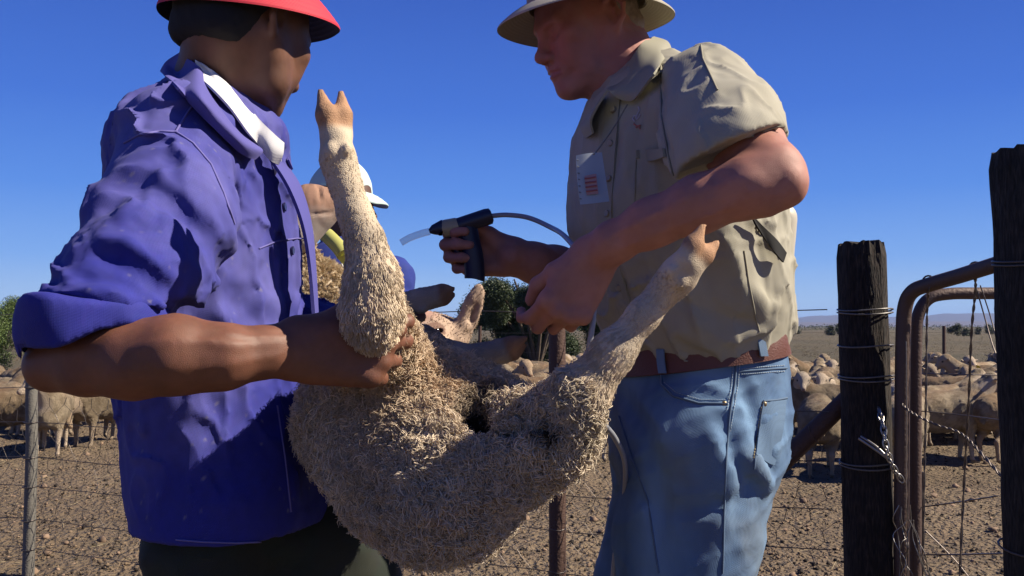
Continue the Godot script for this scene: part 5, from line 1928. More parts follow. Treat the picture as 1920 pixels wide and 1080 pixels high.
func dress_right() -> void:
	var o := thing("person", "person in khaki shirt, jeans and wide sun hat, holding a dosing gun", "person", W(1308, 700, 1.6) * Vector3(1, 0, 1))
	obj("body", mesh_of([rm.head, rm.arm, rm.arm2]), skin_mat(0.62), o)
	var sh_ := obj("shirt", mesh_of([rm.shirt]), cloth(), o)
	var T: Transform3D = rm.T
	# grey hair at temple and nape
	var h := Field.new(0.0045)
	var hs := 0.89
	h.ell(T * (Vector3(0, 0.034, -0.018) * hs), T.basis, Vector3(0.0785, 0.09, 0.099) * hs)
	h.cap(T * (Vector3(-0.04, -0.03, -0.078) * hs), T * (Vector3(0.04, -0.03, -0.078) * hs), 0.018 * hs, 0.018 * hs, 0.04)
	h.cut(T * (Vector3(0, 0.0, 0.02) * hs), T.basis * Vector3(0, -0.42, 0.9), 0.01)
	h.cut(T * (Vector3(0, -0.06, 0) * hs), T.basis * Vector3(0, -1, 0), 0.01)
	for q in [-1.0, 1.0]:
		h.ell(T * (Vector3(q * 0.09, -0.006, -0.004) * hs), T.basis, Vector3(0.034, 0.046, 0.034) * hs, 0.006, 1)
	var nz := noise(120.0, 72, 3)
	h.warp = func(p: Vector3) -> float: return 0.003 * nz.get_noise_3d(p.x, p.y * 0.3, p.z)
	h.tint = func(p: Vector3, _n: Vector3) -> Color: return Color(0.30, 0.22, 0.17) * (0.8 + 0.6 * absf(nz.get_noise_3dv(p)))
	h.build()
	obj("hair", mesh_of([h]), vpaint(0.7), o)
	# wide sun hat
	var HT := Transform3D(look(Vector3(-0.88, -0.10, 0.42), 0.0), W(1104, 46, 1.6))
	var tan := Color(0.42, 0.39, 0.31)
	var shape := func(a: float) -> Array:
		var side := sin(a)
		var front := cos(a)
		return [0.052 + 0.005 * front, 0.016 + 0.003 * sin(a * 3.0 + 1.0), 0.014 - 0.003 * side]
	var hm := relief(vpaint(0.85), weave_tex(), 0.05, 0.0004)
	hm.backlight_enabled = true
	hm.backlight = Color(0.32, 0.27, 0.18)
	var hat := obj("hat", crown(HT, 0.03, 0.088, 0.104, 0.095, 0.42, tan), hm, o)
	obj("brim", brim(HT, 0.03, 0.088, 0.104, shape, Color(0.36, 0.32, 0.235), tan, 11, 0.0022), hm, hat)
	var st := begin()
	var band := []
	var band2 := []
	for k in 41:
		var a := TAU * k / 40.0
		band.append(HT * Vector3(sin(a) * 0.0895, 0.034, cos(a) * 0.1055))
		band2.append(HT * Vector3(sin(a) * 0.0885, 0.062, cos(a) * 0.1045))
	sheet(st, [band, band2], 0.002, Color(0.34, 0.315, 0.25), 1, true)
	obj("hat_band", st.commit(), cloth(), hat)
	# collar: stand and fall on the near side, wing on the far side
	var kh := Color(0.32, 0.305, 0.225)
	var nb := func(px: float, py: float, lift: float) -> Vector3: return rm.head.hit(W(px, py, 1.15), W(px, py, 1.7), lift)
	var jb := func(px: float, py: float, lift: float) -> Vector3: return rm.shirt.hit(W(px, py, 1.0), W(px, py, 1.8), lift)
	st = begin()
	sheet(st, [[W(1226, 70, 1.68), W(1208, 78, 1.57), nb.call(1194, 96, 0.012), nb.call(1172, 130, 0.012), nb.call(1154, 154, 0.014), W(1139, 168, 1.52)], [W(1250, 78, 1.66), W(1238, 90, 1.55), W(1218, 116, 1.49), W(1196, 144, 1.47), W(1174, 168, 1.46), W(1152, 180, 1.48)],
		[W(1258, 92, 1.62), W(1248, 106, 1.53), jb.call(1230, 134, 0.012), jb.call(1208, 164, 0.009), jb.call(1188, 188, 0.009), jb.call(1166, 188, 0.012)]], 0.0035, kh, 6)
	sheet(st, [[W(1139, 170, 1.45), W(1130, 182, 1.52), W(1122, 190, 1.58)], [W(1120, 200, 1.46), W(1108, 212, 1.53), W(1100, 222, 1.58)], [W(1108, 226, 1.47), W(1094, 238, 1.53), W(1089, 236, 1.58)], [W(1112, 250, 1.48), W(1100, 258, 1.53), W(1094, 250, 1.58)]], 0.0035, kh, 5)
	obj("collar", st.commit(), cloth(), sh_)
	# button placket, pocket flap, seams
	st = begin()
	sheet(st, on_cloth(rm.shirt, [[[1140, 178], [1133, 240], [1128, 320], [1122, 420], [1140, 520], [1172, 620]], [[1164, 178], [1158, 240], [1152, 320], [1148, 420], [1168, 520], [1200, 620]]], 1.1, 0.002), 0.004, kh, 4)
	obj("placket", st.commit(), cloth(), sh_)
	for q in [[1149, 205], [1144, 268], [1140, 334], [1137, 400], [1160, 540]]:
		disc(rm.shirt, q[0], q[1], 0.0055, Color(0.30, 0.27, 0.2), sh_, 0.005)
	st = begin()
	sheet(st, on_cloth(rm.shirt, [[[1192, 282], [1216, 280], [1244, 278]], [[1192, 296], [1218, 302], [1246, 294]]], 1.1, 0.004), 0.004, Color(0.33, 0.31, 0.225), 4)
	obj("pocket_flap", st.commit(), cloth(), sh_)
	st = begin()
	seam(st, rm.shirt, [[1240, 104], [1238, 160], [1240, 220], [1252, 290], [1262, 330]], 1.05, 0.0018)
	seam(st, rm.shirt, [[1314, 84], [1318, 110], [1332, 140], [1345, 168]], 1.0, 0.0015)
	seam(st, rm.shirt, [[1410, 256], [1432, 246], [1456, 238], [1470, 238]], 1.0, 0.0014)
	seam(st, rm.shirt, [[1192, 300], [1190, 370], [1192, 420]], 1.1, 0.0015)
	seam(st, rm.shirt, [[1395, 470], [1404, 530], [1418, 600], [1424, 622]], 1.1, 0.0015)
	obj("seam", st.commit(), paint(Color(0.30, 0.28, 0.205), 0.9), sh_)
	# small embroidered animal on the chest
	st = begin()
	for q in [[[1192, 222], [1195, 214], [1199, 206], [1197, 200]], [[1190, 228], [1186, 222], [1189, 217], [1194, 218]], [[1193, 224], [1198, 220], [1200, 214]]]:
		seam(st, rm.shirt, q, 1.15, 0.0012, 3)
	var mk := obj("embroidered_emblem", st.commit(), paint(Color(0.55, 0.5, 0.55), 0.7), sh_)
	st = begin()
	for q in [[[1188, 232], [1194, 236], [1200, 235]], [[1192, 240], [1196, 236]], [[1200, 242], [1197, 236]]]:
		seam(st, rm.shirt, q, 1.15, 0.0012, 3)
	obj("red_stitching", st.commit(), paint(Color(0.5, 0.16, 0.12), 0.7), mk)
	# jeans
	var jm := relief(vpaint(0.9), weave_tex(), 0.04, 0.0008)
	var je := obj("jeans", mesh_of([rm.jeans]), jm, o)
	var thread := Color(0.34, 0.42, 0.5)
	st = begin()
	seam(st, rm.jeans, [[1382, 668], [1378, 720], [1368, 780], [1362, 860], [1358, 960], [1355, 1075]], 1.05, 0.0017)
	seam(st, rm.jeans, [[1238, 690], [1240, 720], [1262, 742], [1310, 756], [1364, 757]], 1.05, 0.0022)
	seam(st, rm.jeans, [[1386, 697], [1430, 693], [1476, 690]], 1.05, 0.0015)
	seam(st, rm.jeans, [[1432, 752], [1424, 800], [1416, 860], [1414, 880]], 1.05, 0.0016)
	seam(st, rm.jeans, [[1432, 752], [1456, 750], [1476, 746]], 1.05, 0.0018)
	seam(st, rm.jeans, [[1160, 780], [1185, 860], [1215, 940], [1235, 1075]], 1.05, 0.0015)
	obj("seam", st.commit(), paint(Color(0.10, 0.16, 0.25), 0.9), je)
	st = begin()
	stitches(st, rm.jeans, [[1388, 670], [1384, 720], [1374, 780], [1369, 810]], 1.05, thread, 5.0, 0.0008)
	stitches(st, rm.jeans, [[1376, 670], [1372, 720], [1363, 770]], 1.05, thread, 5.0, 0.0008)
	stitches(st, rm.jeans, [[1390, 702], [1430, 699], [1472, 696]], 1.05, thread, 4.0, 0.0009)
	stitches(st, rm.jeans, [[1390, 692], [1430, 688], [1472, 685]], 1.05, thread, 4.0, 0.0009)
	stitches(st, rm.jeans, [[1244, 716], [1268, 736], [1312, 749], [1362, 750]], 1.05, thread, 5.0, 0.0007)
	stitches(st, rm.jeans, [[1428, 762], [1420, 810], [1413, 860]], 1.05, Color(0.42, 0.36, 0.2), 5.0, 0.0008)
	obj("stitching", st.commit(), vpaint(0.8), je)
	st = begin()
	sheet(st, on_cloth(rm.jeans, [[[1431, 754], [1454, 752], [1474, 749]], [[1424, 800], [1448, 806], [1468, 806]], [[1417, 852], [1440, 868], [1452, 872]]], 1.05, 0.0012), 0.002, Color(0.12, 0.2, 0.32), 5)
	obj("back_pocket", st.commit(), jm, je)
	st = begin()
	sheet(st, on_cloth(rm.jeans, [[[1336, 668], [1356, 672], [1374, 680]], [[1350, 666], [1366, 668], [1378, 670]]], 1.05, 0.001), 0.0015, Color(0.10, 0.02, 0.02), 4)
	obj("pocket_lining", st.commit(), jm, je)
	for q in [[1358, 757], [1433, 758]]:
		var c: Vector3 = rm.jeans.hit(W(q[0], q[1], 1.05), W(q[0], q[1], 2.0), 0.0)
		var sp := SphereMesh.new()
		sp.radius = 0.0042
		sp.height = 0.005
		st = begin()
		st.append_from(sp, 0, Transform3D(Basis(Vector3.RIGHT, PI / 2), c))
		obj("rivet", st.commit(), paint(Color(0.35, 0.26, 0.14), 0.4, 0.8), je)
	# belt with loops
	st = begin()
	var bt := []
	var bm_ := []
	var bb := []
	var ctr := W(1310, 660, 1.6)
	for k in 33:
		var a := TAU * k / 32.0
		var dir := Vector3(cos(a), 0, sin(a))
		var tilt := 0.022 * dir.x - 0.006
		var y0 := W(1320, 655, 1.48).y + tilt
		for e in [[bt, 0.021], [bm_, 0.0], [bb, -0.021]]:
			var c := ctr * Vector3(1, 0, 1) + Vector3(0, y0 + e[1], 0)
			var p: Vector3 = rm.jeans.hit(c + dir * 0.4, c, 0.004)
			e[0].append(p)
	sheet(st, [bb, bm_, bt], 0.0045, Color.WHITE, 2, true)
	var lea := paint(Color(0.135, 0.045, 0.028), 0.55)
	relief(lea, noise_tex(0.05, 99, 256, 4), 0.05, 0.0006)
	obj("belt", st.commit(), lea, o)
	st = begin()
	for q in [[1427, 612, 1433, 668], [1238, 655, 1242, 700]]:
		sheet(st, on_cloth(rm.jeans, [[[q[0] - 7, q[1]], [q[0] - 6, (q[1] + q[3]) / 2], [q[2] - 7, q[3]]], [[q[0] + 7, q[1]], [q[0] + 8, (q[1] + q[3]) / 2], [q[2] + 7, q[3]]]], 1.05, 0.0105), 0.003, Color(0.16, 0.25, 0.38), 4)
	obj("belt_loop", st.commit(), jm, je)
	# shoulder pouch of cream plastic on a black strap, at the back hip
	st = begin()
	var pf := Field.new(0.006)
	pf.cap(W(1462, 410, 1.64), W(1456, 505, 1.64), 0.03, 0.028)
	pf.cap(W(1440, 410, 1.7), W(1436, 500, 1.7), 0.035, 0.032, 0.03)
	pf.build()
	var po := obj("pouch", mesh_of([pf]), paint(Color(0.56, 0.52, 0.42), 0.5), o)
	sheet(st, on_cloth(rm.shirt, [[[1405, 398], [1430, 424], [1456, 450], [1474, 474]], [[1418, 424], [1438, 454], [1456, 478], [1468, 492]]], 1.05, 0.012), 0.003, Color(0.014, 0.014, 0.014), 5)
	for k in 4:
		var t := k / 3.0
		seam(st, rm.shirt, [[1406 + 12 * t, 400 + 24 * t], [1438, 438 + 16 * t], [1470, 476 + 14 * t]], 1.05, 0.0008)
	obj("strap", st.commit(), vpaint(0.9), po)
	# name badge in a clear sleeve, hung on a cord
	var bg := obj("badge", badge_mesh(), paint(Color(0.36, 0.40, 0.45), 0.25), o)
	st = begin()
	sheet(st, [[W(1096, 330, 1.327), W(1110, 327, 1.327), W(1118, 326, 1.327)], [W(1100, 366, 1.327), W(1112, 364, 1.327), W(1122, 363, 1.327)]], 0.001, Color.WHITE, 4)
	obj("pink_print", st.commit(), paint(Color(0.42, 0.24, 0.26), 0.5), bg)
	st = begin()
	for k in 4:
		tube(st, PackedVector3Array([W(1096 + k, 335 + k * 8, 1.325), W(1117 + k, 332 + k * 8, 1.325)]), 0.0009, 4, Color(0.4, 0.1, 0.12))
	for k in 7:
		tube(st, PackedVector3Array([W(1081 + k * 0.9, 300 + k * 12, 1.325), W(1085 + k * 0.9, 301 + k * 12, 1.325)]), 0.0009, 4, Color(0.15, 0.17, 0.2))
	obj("print", st.commit(), vpaint(0.5), bg)
	st = begin()
	tube(st, smooth_path([W(1176, 196, 1.44), W(1150, 240, 1.41), W(1120, 282, 1.345), W(1112, 290, 1.335)], 6), 0.0012, 5, Color(0.3, 0.26, 0.2))
	obj("cord", st.commit(), vpaint(0.8), bg)
	var nx := W(1308, 700, 1.5).x
	boot(Vector3(nx + 0.01, 0, -1.44), Vector3(-1, 0, 0.3), Color(0.10, 0.06, 0.035), o)
	boot(Vector3(nx - 0.08, 0, -1.7), Vector3(-1, 0, 0.2), Color(0.10, 0.06, 0.035), o)

func disc(f: Field, px: float, py: float, r: float, c: Color, parent: Node, lift: float) -> void:
	var p := f.hit(W(px, py, 1.0), W(px, py, 2.0), lift)
	var n := f.grad(p)
	var st := begin()
	tube(st, PackedVector3Array([p - n * 0.002, p, p + n * 0.0008]), [r, r, r * 0.8], 14)
	obj("button", st.commit(), paint(c, 0.35), parent)

func badge_mesh() -> ArrayMesh:
	var st := begin()
	sheet(st, [[W(1080, 292, 1.335), W(1100, 288, 1.335), W(1128, 286, 1.34)], [W(1082, 330, 1.333), W(1105, 328, 1.333), W(1134, 326, 1.338)], [W(1088, 384, 1.33), W(1110, 382, 1.33), W(1142, 378, 1.335)]], 0.003, Color.WHITE, 5)
	return st.commit()

func dosing_gun() -> void:
	var o := thing("dosing_gun", "dark blue pistol-grip dosing gun with clear nozzle and grey hose", "dosing gun", W(885, 470, 1.68))
	var navy := paint(Color(0.008, 0.013, 0.04), 0.4)
	var D := 1.68
	var st := begin()
	tube(st, PackedVector3Array([W(846, 428, D), W(858, 424, D), W(912, 407, D), W(920, 405, D), W(923, 404, D)]), [0.0125, 0.0145, 0.0155, 0.0145, 0.009], 20)
	obj("barrel", st.commit(), navy, o)
	st = begin()
	tube(st, PackedVector3Array([W(805, 434, D), W(812, 431, D), W(828, 427, D), W(832, 430, D)]), [0.004, 0.009, 0.0145, 0.0145], 18)
	obj("nozzle_cap", st.commit(), navy, o)
	st = begin()
	tube(st, PackedVector3Array([W(830, 430, D), W(834, 429, D), W(856, 425, D), W(860, 424, D)]), [0.0145, 0.0165, 0.0165, 0.0145], 20)
	obj("chamber", st.commit(), paint(Color(0.42, 0.36, 0.2), 0.35), o)
	st = begin()
	tube(st, smooth_path([W(874, 420, D), W(880, 448, D), W(888, 485, D), W(890, 518, D), W(890, 523, D)], 5), 0.0185, 18, Color.WHITE, 0.72, Vector3(1, 0, 0))
	obj("grip", st.commit(), navy, o)
	st = begin()
	tube(st, smooth_path([W(846, 436, D), W(850, 452, D), W(856, 468, D), W(862, 478, D)], 5), 0.0055, 8)
	obj("trigger", st.commit(), navy, o)
	st = begin()
	tube(st, smooth_path([W(806, 434, D), W(790, 438, D), W(768, 446, D), W(752, 455, D)], 5), 0.0065, 12)
	var clear := paint(Color(0.8, 0.85, 0.9), 0.1)
	clear.transparency = BaseMaterial3D.TRANSPARENCY_ALPHA
	clear.albedo_color.a = 0.3
	obj("nozzle", st.commit(), clear, o)
	st = begin()
	tube(st, smooth_path([W(921, 405, D), W(950, 403, 1.68), W(990, 408, 1.66), W(1030, 425, 1.6), W(1060, 444, 1.5), W(1095, 490, 1.38), W(1113, 540, 1.32), W(1112, 600, 1.3), W(1102, 670, 1.3), W(1098, 740, 1.34),
		W(1118, 780, 1.36), W(1152, 820, 1.42), W(1172, 872, 1.46), W(1168, 960, 1.5), W(1150, 1080, 1.5), W(1150, 1300, 1.6), W(1100, 1500, 1.9)], 8), 0.0044, 8)
	var hose := paint(Color(0.30, 0.31, 0.34), 0.3)
	obj("hose", st.commit(), hose, o)

func dress_helper() -> void:
	var o := thing("person", "person in mint white cap and bright blue overalls, standing behind the raised sheep's leg", "person", W(660, 700, 2.8) * Vector3(1, 0, 1))
	obj("body", mesh_of([bm.head, bm.hand]), skin_mat(), o)
	var jk := obj("overall_top", mesh_of([bm.jacket]), cloth(), o)
	obj("overall_trousers", mesh_of([bm.trousers]), cloth(), o)
	eye_parts(bm.T, 0.9, o)
	var T: Transform3D = bm.T
	var mint := Color(0.56, 0.70, 0.66)
	var cap_ := obj("cap", crown(T, 0.031, 0.077, 0.095, 0.095, 0.8, mint, -0.012), relief(vpaint(0.8), weave_tex(), 0.05, 0.0004), o)
	var shape := func(a: float) -> Array:
		var f := clampf(cos(a) * 1.5 - 0.35, 0, 1)
		return [0.002 + 0.052 * f, 0.014 * f + 0.03 * f * sin(a) * sin(a), 0.010 * f]
	obj("peak", brim(T, 0.032, 0.077, 0.095, shape, mint * 0.8, mint, 4, 0.003, -0.012), relief(vpaint(0.8), weave_tex(), 0.05, 0.0004), cap_)
	var st := begin()
	tube(st, smooth_path([W(612, 440, 2.64), W(634, 462, 2.6), W(645, 478, 2.58)], 6), 0.021, 10, Color(0.45, 0.45, 0.12))
	sheet(st, [[W(630, 480, 2.58), W(645, 500, 2.57), W(656, 530, 2.57)], [W(655, 480, 2.57), W(662, 505, 2.56), W(668, 530, 2.56)]], 0.006, Color(0.62, 0.60, 0.10), 5)
	obj("yellow_collar", st.commit(), cloth(), jk)
	st = begin()
	sheet(st, [[W(634, 496, 2.555), W(646, 520, 2.55), W(650, 548, 2.55)], [W(641, 494, 2.55), W(652, 518, 2.545), W(657, 546, 2.545)]], 0.003, Color(0.7, 0.7, 0.66), 5)
	obj("reflective_stripe", st.commit(), cloth(), jk)
	var c := W(660, 800, 2.8)
	boot(Vector3(c.x, 0, c.z - 0.1), Vector3(0.8, 0, 0.6), Color(0.02, 0.02, 0.02), o)
	boot(Vector3(c.x + 0.03, 0, c.z + 0.12), Vector3(0.8, 0, 0.6), Color(0.02, 0.02, 0.02), o)


func wool_mat() -> StandardMaterial3D:
	var m := vpaint(0.75)
	m.backlight_enabled = true
	m.backlight = Color(0.62, 0.52, 0.36)
	return m

func eyeball(p: Vector3, r: float, parent: Node) -> void:
	var sp := SphereMesh.new()
	sp.radius = r
	sp.height = r * 2.0
	sp.radial_segments = 14
	sp.rings = 8
	var st := begin()
	st.append_from(sp, 0, Transform3D(Basis(), p))
	obj("eye", st.commit(), paint(Color(0.02, 0.012, 0.008), 0.08), parent)

func held_sheep() -> void:
	var o := thing("sheep", "cream sheep held belly up with legs spread, dark stains between its hind legs", "sheep", W(800, 850, 1.25))
	obj("body", mesh_of([sh.body, sh.leg_a, sh.leg_b, sh.leg_c, sh.leg_d, sh.head]), relief(vpaint(0.8), noise_tex(0.05, 98, 512, 4), 0.05, 0.001), o)
	eyeball(W(816, 622, 2.026), 0.0135, o)
	var down := Vector3(-0.25, -0.9, 0.1)
	var calm := noise(6.0, 51, 2)
	var how := func(p: Vector3, n: Vector3) -> Variant:
		if n.z < -0.75:
			return null
		var c := fleece_tint(p)
		if c.r < 0.12:
			return [0.016, 0.006, down * 0.5, c]
		var lay := Vector3(calm.get_noise_3dv(p), calm.get_noise_3dv(p + Vector3.ONE * 7.0), calm.get_noise_3dv(p + Vector3.ONE * 13.0)) * 1.6
		return [0.021, 0.013, down * 0.4 + lay * 1.2, c, 0.45]
	for k in 3:
		var l := locks_on(sh.body, 13000.0, how, 500 + k)
		for i in l[1].size():
			l[1][i] *= 1.5
		copies("wool_locks", lock_mesh(510 + k, 11, [0.55, 0.75, 0.4][k], 0.06), wool_mat(), l[0], l[1], o)
	# short hair on the legs, longer towards the hock
	var hair := func(top: Vector3, bottom: Vector3, shade: Color) -> Callable:
		return func(p: Vector3, _n: Vector3) -> Variant:
			var ax := (bottom - top)
			var t := (p - top).dot(ax) / ax.length_squared()
			if t < 0.24:
				return null
			var s := clampf((t - 0.52) * 2.4, 0, 1)
			return [lerpf(0.005, 0.0135, s), lerpf(0.0024, 0.008, s), ax.normalized() * lerpf(3.2, 1.3, s), leg_tint(p, Vector3(0, 9, 0), Vector3(0, 10, 0)) * shade, lerpf(0.2, 0.35, s)]
	for q in [[sh.leg_a, W(630, 170, 1.05), W(700, 640, 1.05), Color.WHITE], [sh.leg_b, W(1325, 440, 1.1), W(1050, 780, 1.1), Color.WHITE], [sh.leg_c, W(865, 545, 1.5), W(690, 600, 1.5), Color(0.62, 0.62, 0.66)], [sh.leg_d, W(1000, 640, 1.45), W(745, 650, 1.45), Color(0.62, 0.62, 0.66)]]:  # foreleg hair carries the same painted shade
		var l := locks_on(q[0], 60000.0, hair.call(q[1], q[2], q[3]), 530)
		for i in l[1].size():
			l[1][i] *= 1.35
		copies("leg_hair", lock_mesh(514, 6, 0.15, 0.10), wool_mat(), l[0], l[1], o)
	var face := func(p: Vector3, n: Vector3) -> Variant:
		if p.distance_to(W(816, 622, 2.02)) < 0.025 or p.distance_to(W(785, 590, 2.06)) < 0.028:
			return null
		return [0.006, 0.002, Vector3(0.3, -0.3, 0), Color(0.56, 0.42, 0.30)]
	var lf := locks_on(sh.head, 30000.0, face, 540)
	copies("face_hair", lock_mesh(514, 6, 0.15, 0.10), wool_mat(), lf[0], lf[1], o)

func second_sheep() -> void:
	var o := thing("sheep", "sheep with wrinkled pink muzzle, held up behind the purple jacket by the capped helper", "sheep", W(590, 560, 2.45))
	obj("body", mesh_of([sh2.body, sh2.head]), relief(vpaint(0.8), noise_tex(0.05, 98, 512, 4), 0.06, 0.0012), o)
	var how := func(p: Vector3, _n: Vector3) -> Variant: return [0.026, 0.009, Vector3(0.2, -0.5, 0.2), Color(0.56, 0.45, 0.29)]
	var l := locks_on(sh2.body, 16000.0, how, 550)
	for i in l[1].size():
		l[1][i] *= 1.45
	copies("wool_locks", lock_mesh(511, 10, 0.5, 0.06), wool_mat(), l[0], l[1], o)

var flock_f := []

func flock() -> void:
	var mats := relief(vpaint(0.9), noise_tex(0.06, 94, 512, 3, FastNoiseLite.TYPE_CELLULAR), 0.2, 0.018)
	var tones := []
	for c in [Color(1, 1, 1), Color(0.78, 0.74, 0.68), Color(1.12, 1.1, 1.06), Color(0.9, 0.8, 0.68)]:
		var tm: StandardMaterial3D = mats.duplicate()
		tm.albedo_color = (c * DIM).linear_to_srgb()
		tones.append(tm)
	var protos := []
	for f: Field in flock_f:
		var o := Node3D.new()
		var b := MeshInstance3D.new()
		b.name = "body"
		b.mesh = mesh_of([f])
		b.material_override = mats
		o.add_child(b)
		var k := 0
		for e in f.get_meta("eyes"):
			var sp := SphereMesh.new()
			sp.radius = 0.011
			sp.height = 0.022
			sp.radial_segments = 10
			sp.rings = 6
			var m := MeshInstance3D.new()
			m.name = "eye" if k == 0 else "eye_001"
			m.mesh = sp
			m.material_override = paint(Color(0.015, 0.01, 0.008), 0.15)
			m.position = e
			o.add_child(m)
			k += 1
		protos.append(o)
	# [px of the middle, distance, heading in degrees (0 = towards the right, 90 = away), pose, label]
	var own := [[1752, 8.0, -8, 0, "sheep in profile right of the pipe gate, head held high towards the right"], [1690, 7.35, 62, 3, "sheep showing its rump, half hidden by the gate pipes"], [1532, 7.5, 74, 2, "sheep seen from behind under the slanting brace pole"],
		[1560, 8.9, 165, 1, "sheep with bowed pale head just left of the short gate post"], [1492, 9.3, -100, 0, "sheep facing the viewer, chest lit, just right of the jeans"], [1880, 8.0, 40, 3, "sheep partly behind the tall right-hand post"],
		[1800, 9.6, -40, 1, "sheep raising its head above the profile sheep"], [1772, 11.2, -75, 1, "sheep looking at the viewer, left of the yellow ear tag"], [1850, 11.4, 170, 0, "sheep farthest right at the back, face turned aside"], [1818, 11.0, 20, 1, "sheep with a yellow ear tag in the back row"],
		[100, 8.45, -70, 1, "sheep facing forward beside the thin left fence post"], [22, 8.6, 10, 2, "sheep at the left edge of the view under the pale green tree"], [192, 9.2, -100, 2, "sheep with white shins beside the purple jacket"],
		[1020, 9.3, 4, 2, "sheep with lowered head directly left of the rusty fence post"], [985, 8.3, 185, 2, "brown-backed sheep showing above the held sheep's belly"], [1120, 8.2, -60, 1, "pale-faced sheep between the held sheep's leg and the jeans"]]
	var spots := []
	for q in own:
		spots.append([(q[0] - 960.0) / F * q[1], -q[1], q[2], q[3], q[4], q[1]])
	var r := RandomNumberGenerator.new()
	r.seed = 601
	var groups := [[1470, 1930, 8.8, 15.0, 44], [880, 1180, 8.4, 15.0, 34], [-40, 230, 9.4, 14.5, 15]]
	for g in groups:
		var made := 0
		var tries := 0
		while made < g[4] and tries < 900:
			tries += 1
			var d := r.randf_range(g[2], g[3])
			var x := (r.randf_range(g[0], g[1]) - 960.0) / F * d
			var free := true
			for s in spots:
				if Vector2(x - s[0], (-d - s[1]) * 1.1).length() < 0.44:
					free = false
			if free:
				spots.append([x, -d, r.randf_range(0, 360), r.randi() % 4, "", d])
				made += 1
	var bins := [[-999, "at the left edge of the view"], [62, "right of the thin left fence post"], [140, "beside the purple jacket"], [500, "above the held sheep's belly"], [975, "just left of the rusty fence post"], [1058, "just right of the rusty fence post"],
		[1120, "in front of the jeans"], [1300, "between the jeans and the short gate post"], [1572, "behind the short gate post"], [1690, "behind the gate pipes"], [1755, "seen through the gate"], [1855, "behind the tall right-hand post"]]
	var count := {}
	spots.sort_custom(func(p, q): return p[5] < q[5])
	var nth := ["first", "second", "third", "fourth", "fifth", "sixth", "seventh", "eighth", "ninth", "tenth", "eleventh", "twelfth", "thirteenth", "fourteenth"]
	for i in spots.size():
		var s: Array = spots[i]
		var o: Node3D = protos[s[3]].duplicate()
		o.name = numbered(self, "flock_sheep")
		add_child(o, true)
		o.position = Vector3(s[0], ground_y(s[0], s[1]) - 0.004, s[1])
		o.rotation_degrees = Vector3(0, s[2], 0)
		o.scale = Vector3.ONE * r.randf_range(0.93, 1.06)
		var tone: StandardMaterial3D = tones[i % 4]
		(o.get_child(0) as MeshInstance3D).material_override = tone
		var label: String = s[4]
		var u: float = s[0] / s[5] * F + 960.0
		var where := ""
		for b in bins:
			if u >= b[0]:
				where = b[1]
		var n: int = count.get(where, 0)
		count[where] = n + 1
		if label == "":
			var h := fposmod(s[2], 360.0)
			var facing := "facing right" if h < 45 or h > 315 else "turned away" if h < 135 else "facing left" if h < 225 else "facing the viewer"
			label = "%s sheep %s, %s, head %s" % [nth[mini(n, 13)], where, facing, ["raised", "turned", "lowered", "averted"][s[3]]]
		tag(o, label, "sheep", "sheep of the flock")
	for p in protos:
		p.free()
	# yellow ear tag on one of the back row
	var st := begin()
	var c := W(1835, 689, 10.9)
	sheet(st, [[c + Vector3(-0.03, 0.03, 0), c + Vector3(0.0, 0.02, 0.01)], [c + Vector3(-0.025, -0.02, 0), c + Vector3(0.035, -0.03, 0.01)]], 0.004, Color.WHITE, 4)
	tag(obj("ear_tag", st.commit(), paint(Color(0.75, 0.5, 0.02), 0.5)), "bright yellow ear tag worn by a sheep in the back row", "ear tag")


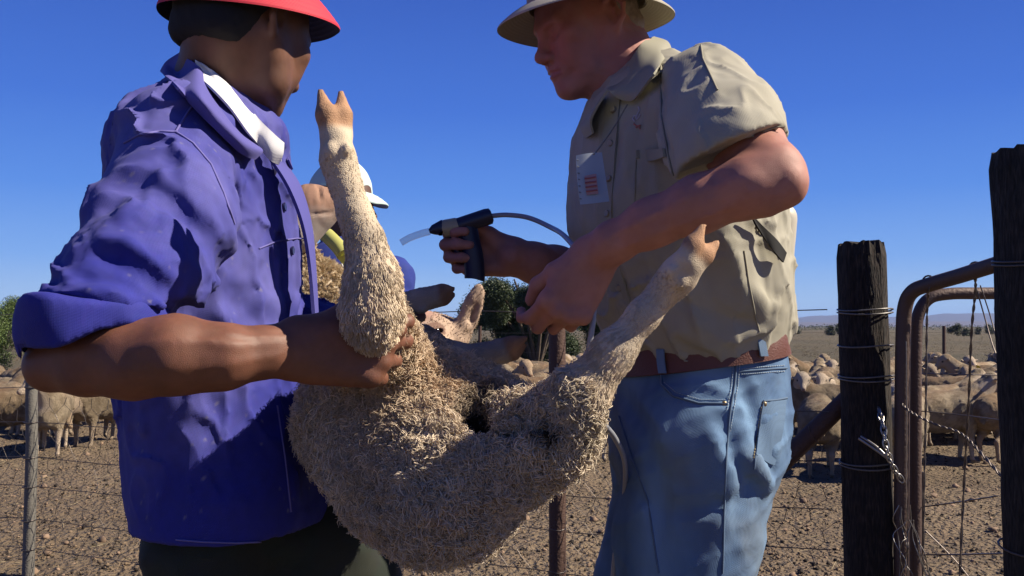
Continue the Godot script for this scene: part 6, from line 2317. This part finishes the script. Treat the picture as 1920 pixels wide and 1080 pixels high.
func sky_panorama() -> PanoramaSkyMaterial:
	var im := Image.create(8, 1024, false, Image.FORMAT_RGBF)
	# clear dry air: pale at the horizon, deep blue above [elevation in degrees, linear colour]
	var keys := [[-90.0, Color(0.16, 0.12, 0.08)], [-1.0, Color(0.17, 0.13, 0.09)], [0.0, Color(0.43, 0.59, 0.80)], [1.5, Color(0.37, 0.55, 0.83)], [4.0, Color(0.21, 0.41, 0.84)], [8.0, Color(0.105, 0.275, 0.78)], [13.0, Color(0.062, 0.18, 0.67)], [19.5, Color(0.043, 0.122, 0.53)], [40.0, Color(0.022, 0.06, 0.30)], [90.0, Color(0.016, 0.042, 0.22)]]
	for y in 1024:
		var el := 90.0 - (y + 0.5) / 1024.0 * 180.0
		var k := 0
		while k < keys.size() - 2 and keys[k + 1][0] < el:
			k += 1
		var t: float = clampf((el - keys[k][0]) / (keys[k + 1][0] - keys[k][0]), 0, 1)
		var c: Color = (keys[k][1] as Color).lerp(keys[k + 1][1], t) / 1.84
		for x in 8:
			im.set_pixel(x, y, c)
	var m := PanoramaSkyMaterial.new()
	m.panorama = ImageTexture.create_from_image(im)
	return m

func _ready() -> void:
	# camera
	var cam := Camera3D.new()
	cam.name = "camera"
	cam.fov = 2.0 * rad_to_deg(atan(540.0 / F))
	cam.near = 0.05
	cam.far = 20000.0
	cam.position = EYE
	cam.rotation = Vector3(PITCH, 0, 0)
	add_child(cam)
	# sky and air
	var we := WorldEnvironment.new()
	we.name = "world_environment"
	var env := Environment.new()
	env.background_mode = Environment.BG_SKY
	env.sky = Sky.new()
	env.sky.sky_material = sky_panorama()
	env.tonemap_mode = Environment.TONE_MAPPER_LINEAR
	env.tonemap_exposure = 1.88
	env.sdfgi_enabled = true
	env.ssao_enabled = true
	env.ssil_enabled = true
	env.fog_enabled = true
	env.fog_density = 0.00013
	env.fog_light_color = Color(0.58, 0.70, 0.92)
	we.environment = env
	add_child(we)
	# sun: from the right, a little behind the scene
	var sun := DirectionalLight3D.new()
	sun.name = "sun"
	var el := deg_to_rad(41.0)
	var az := deg_to_rad(85.0)        # from straight behind the viewer, turning right
	var to_sun := Vector3(sin(az) * cos(el), sin(el), cos(az) * cos(el))
	sun.basis = Basis.looking_at(-to_sun, Vector3.UP)
	sun.light_color = Color(1.0, 0.95, 0.87)
	sun.light_energy = 1.6
	sun.light_angular_distance = 0.5
	sun.shadow_enabled = true
	add_child(sun)
	# large structure
	ground()
	hills()
	growth()
	fence_and_gate()
	# figures: describe, mesh side by side, then dress
	left_man_fields()
	right_man_fields()
	helper_fields()
	held_sheep_fields()
	for i in 4:
		flock_f.append(flock_field(i))
	var t0 := Time.get_ticks_msec()
	var g := WorkerThreadPool.add_group_task(_run, jobs.size(), -1, true)
	WorkerThreadPool.wait_for_group_task_completion(g)
	print("meshed in ", Time.get_ticks_msec() - t0, " ms")
	flock()
	dress_helper()
	second_sheep()
	dress_left()
	held_sheep()
	dress_right()
	dosing_gun()
	litter()
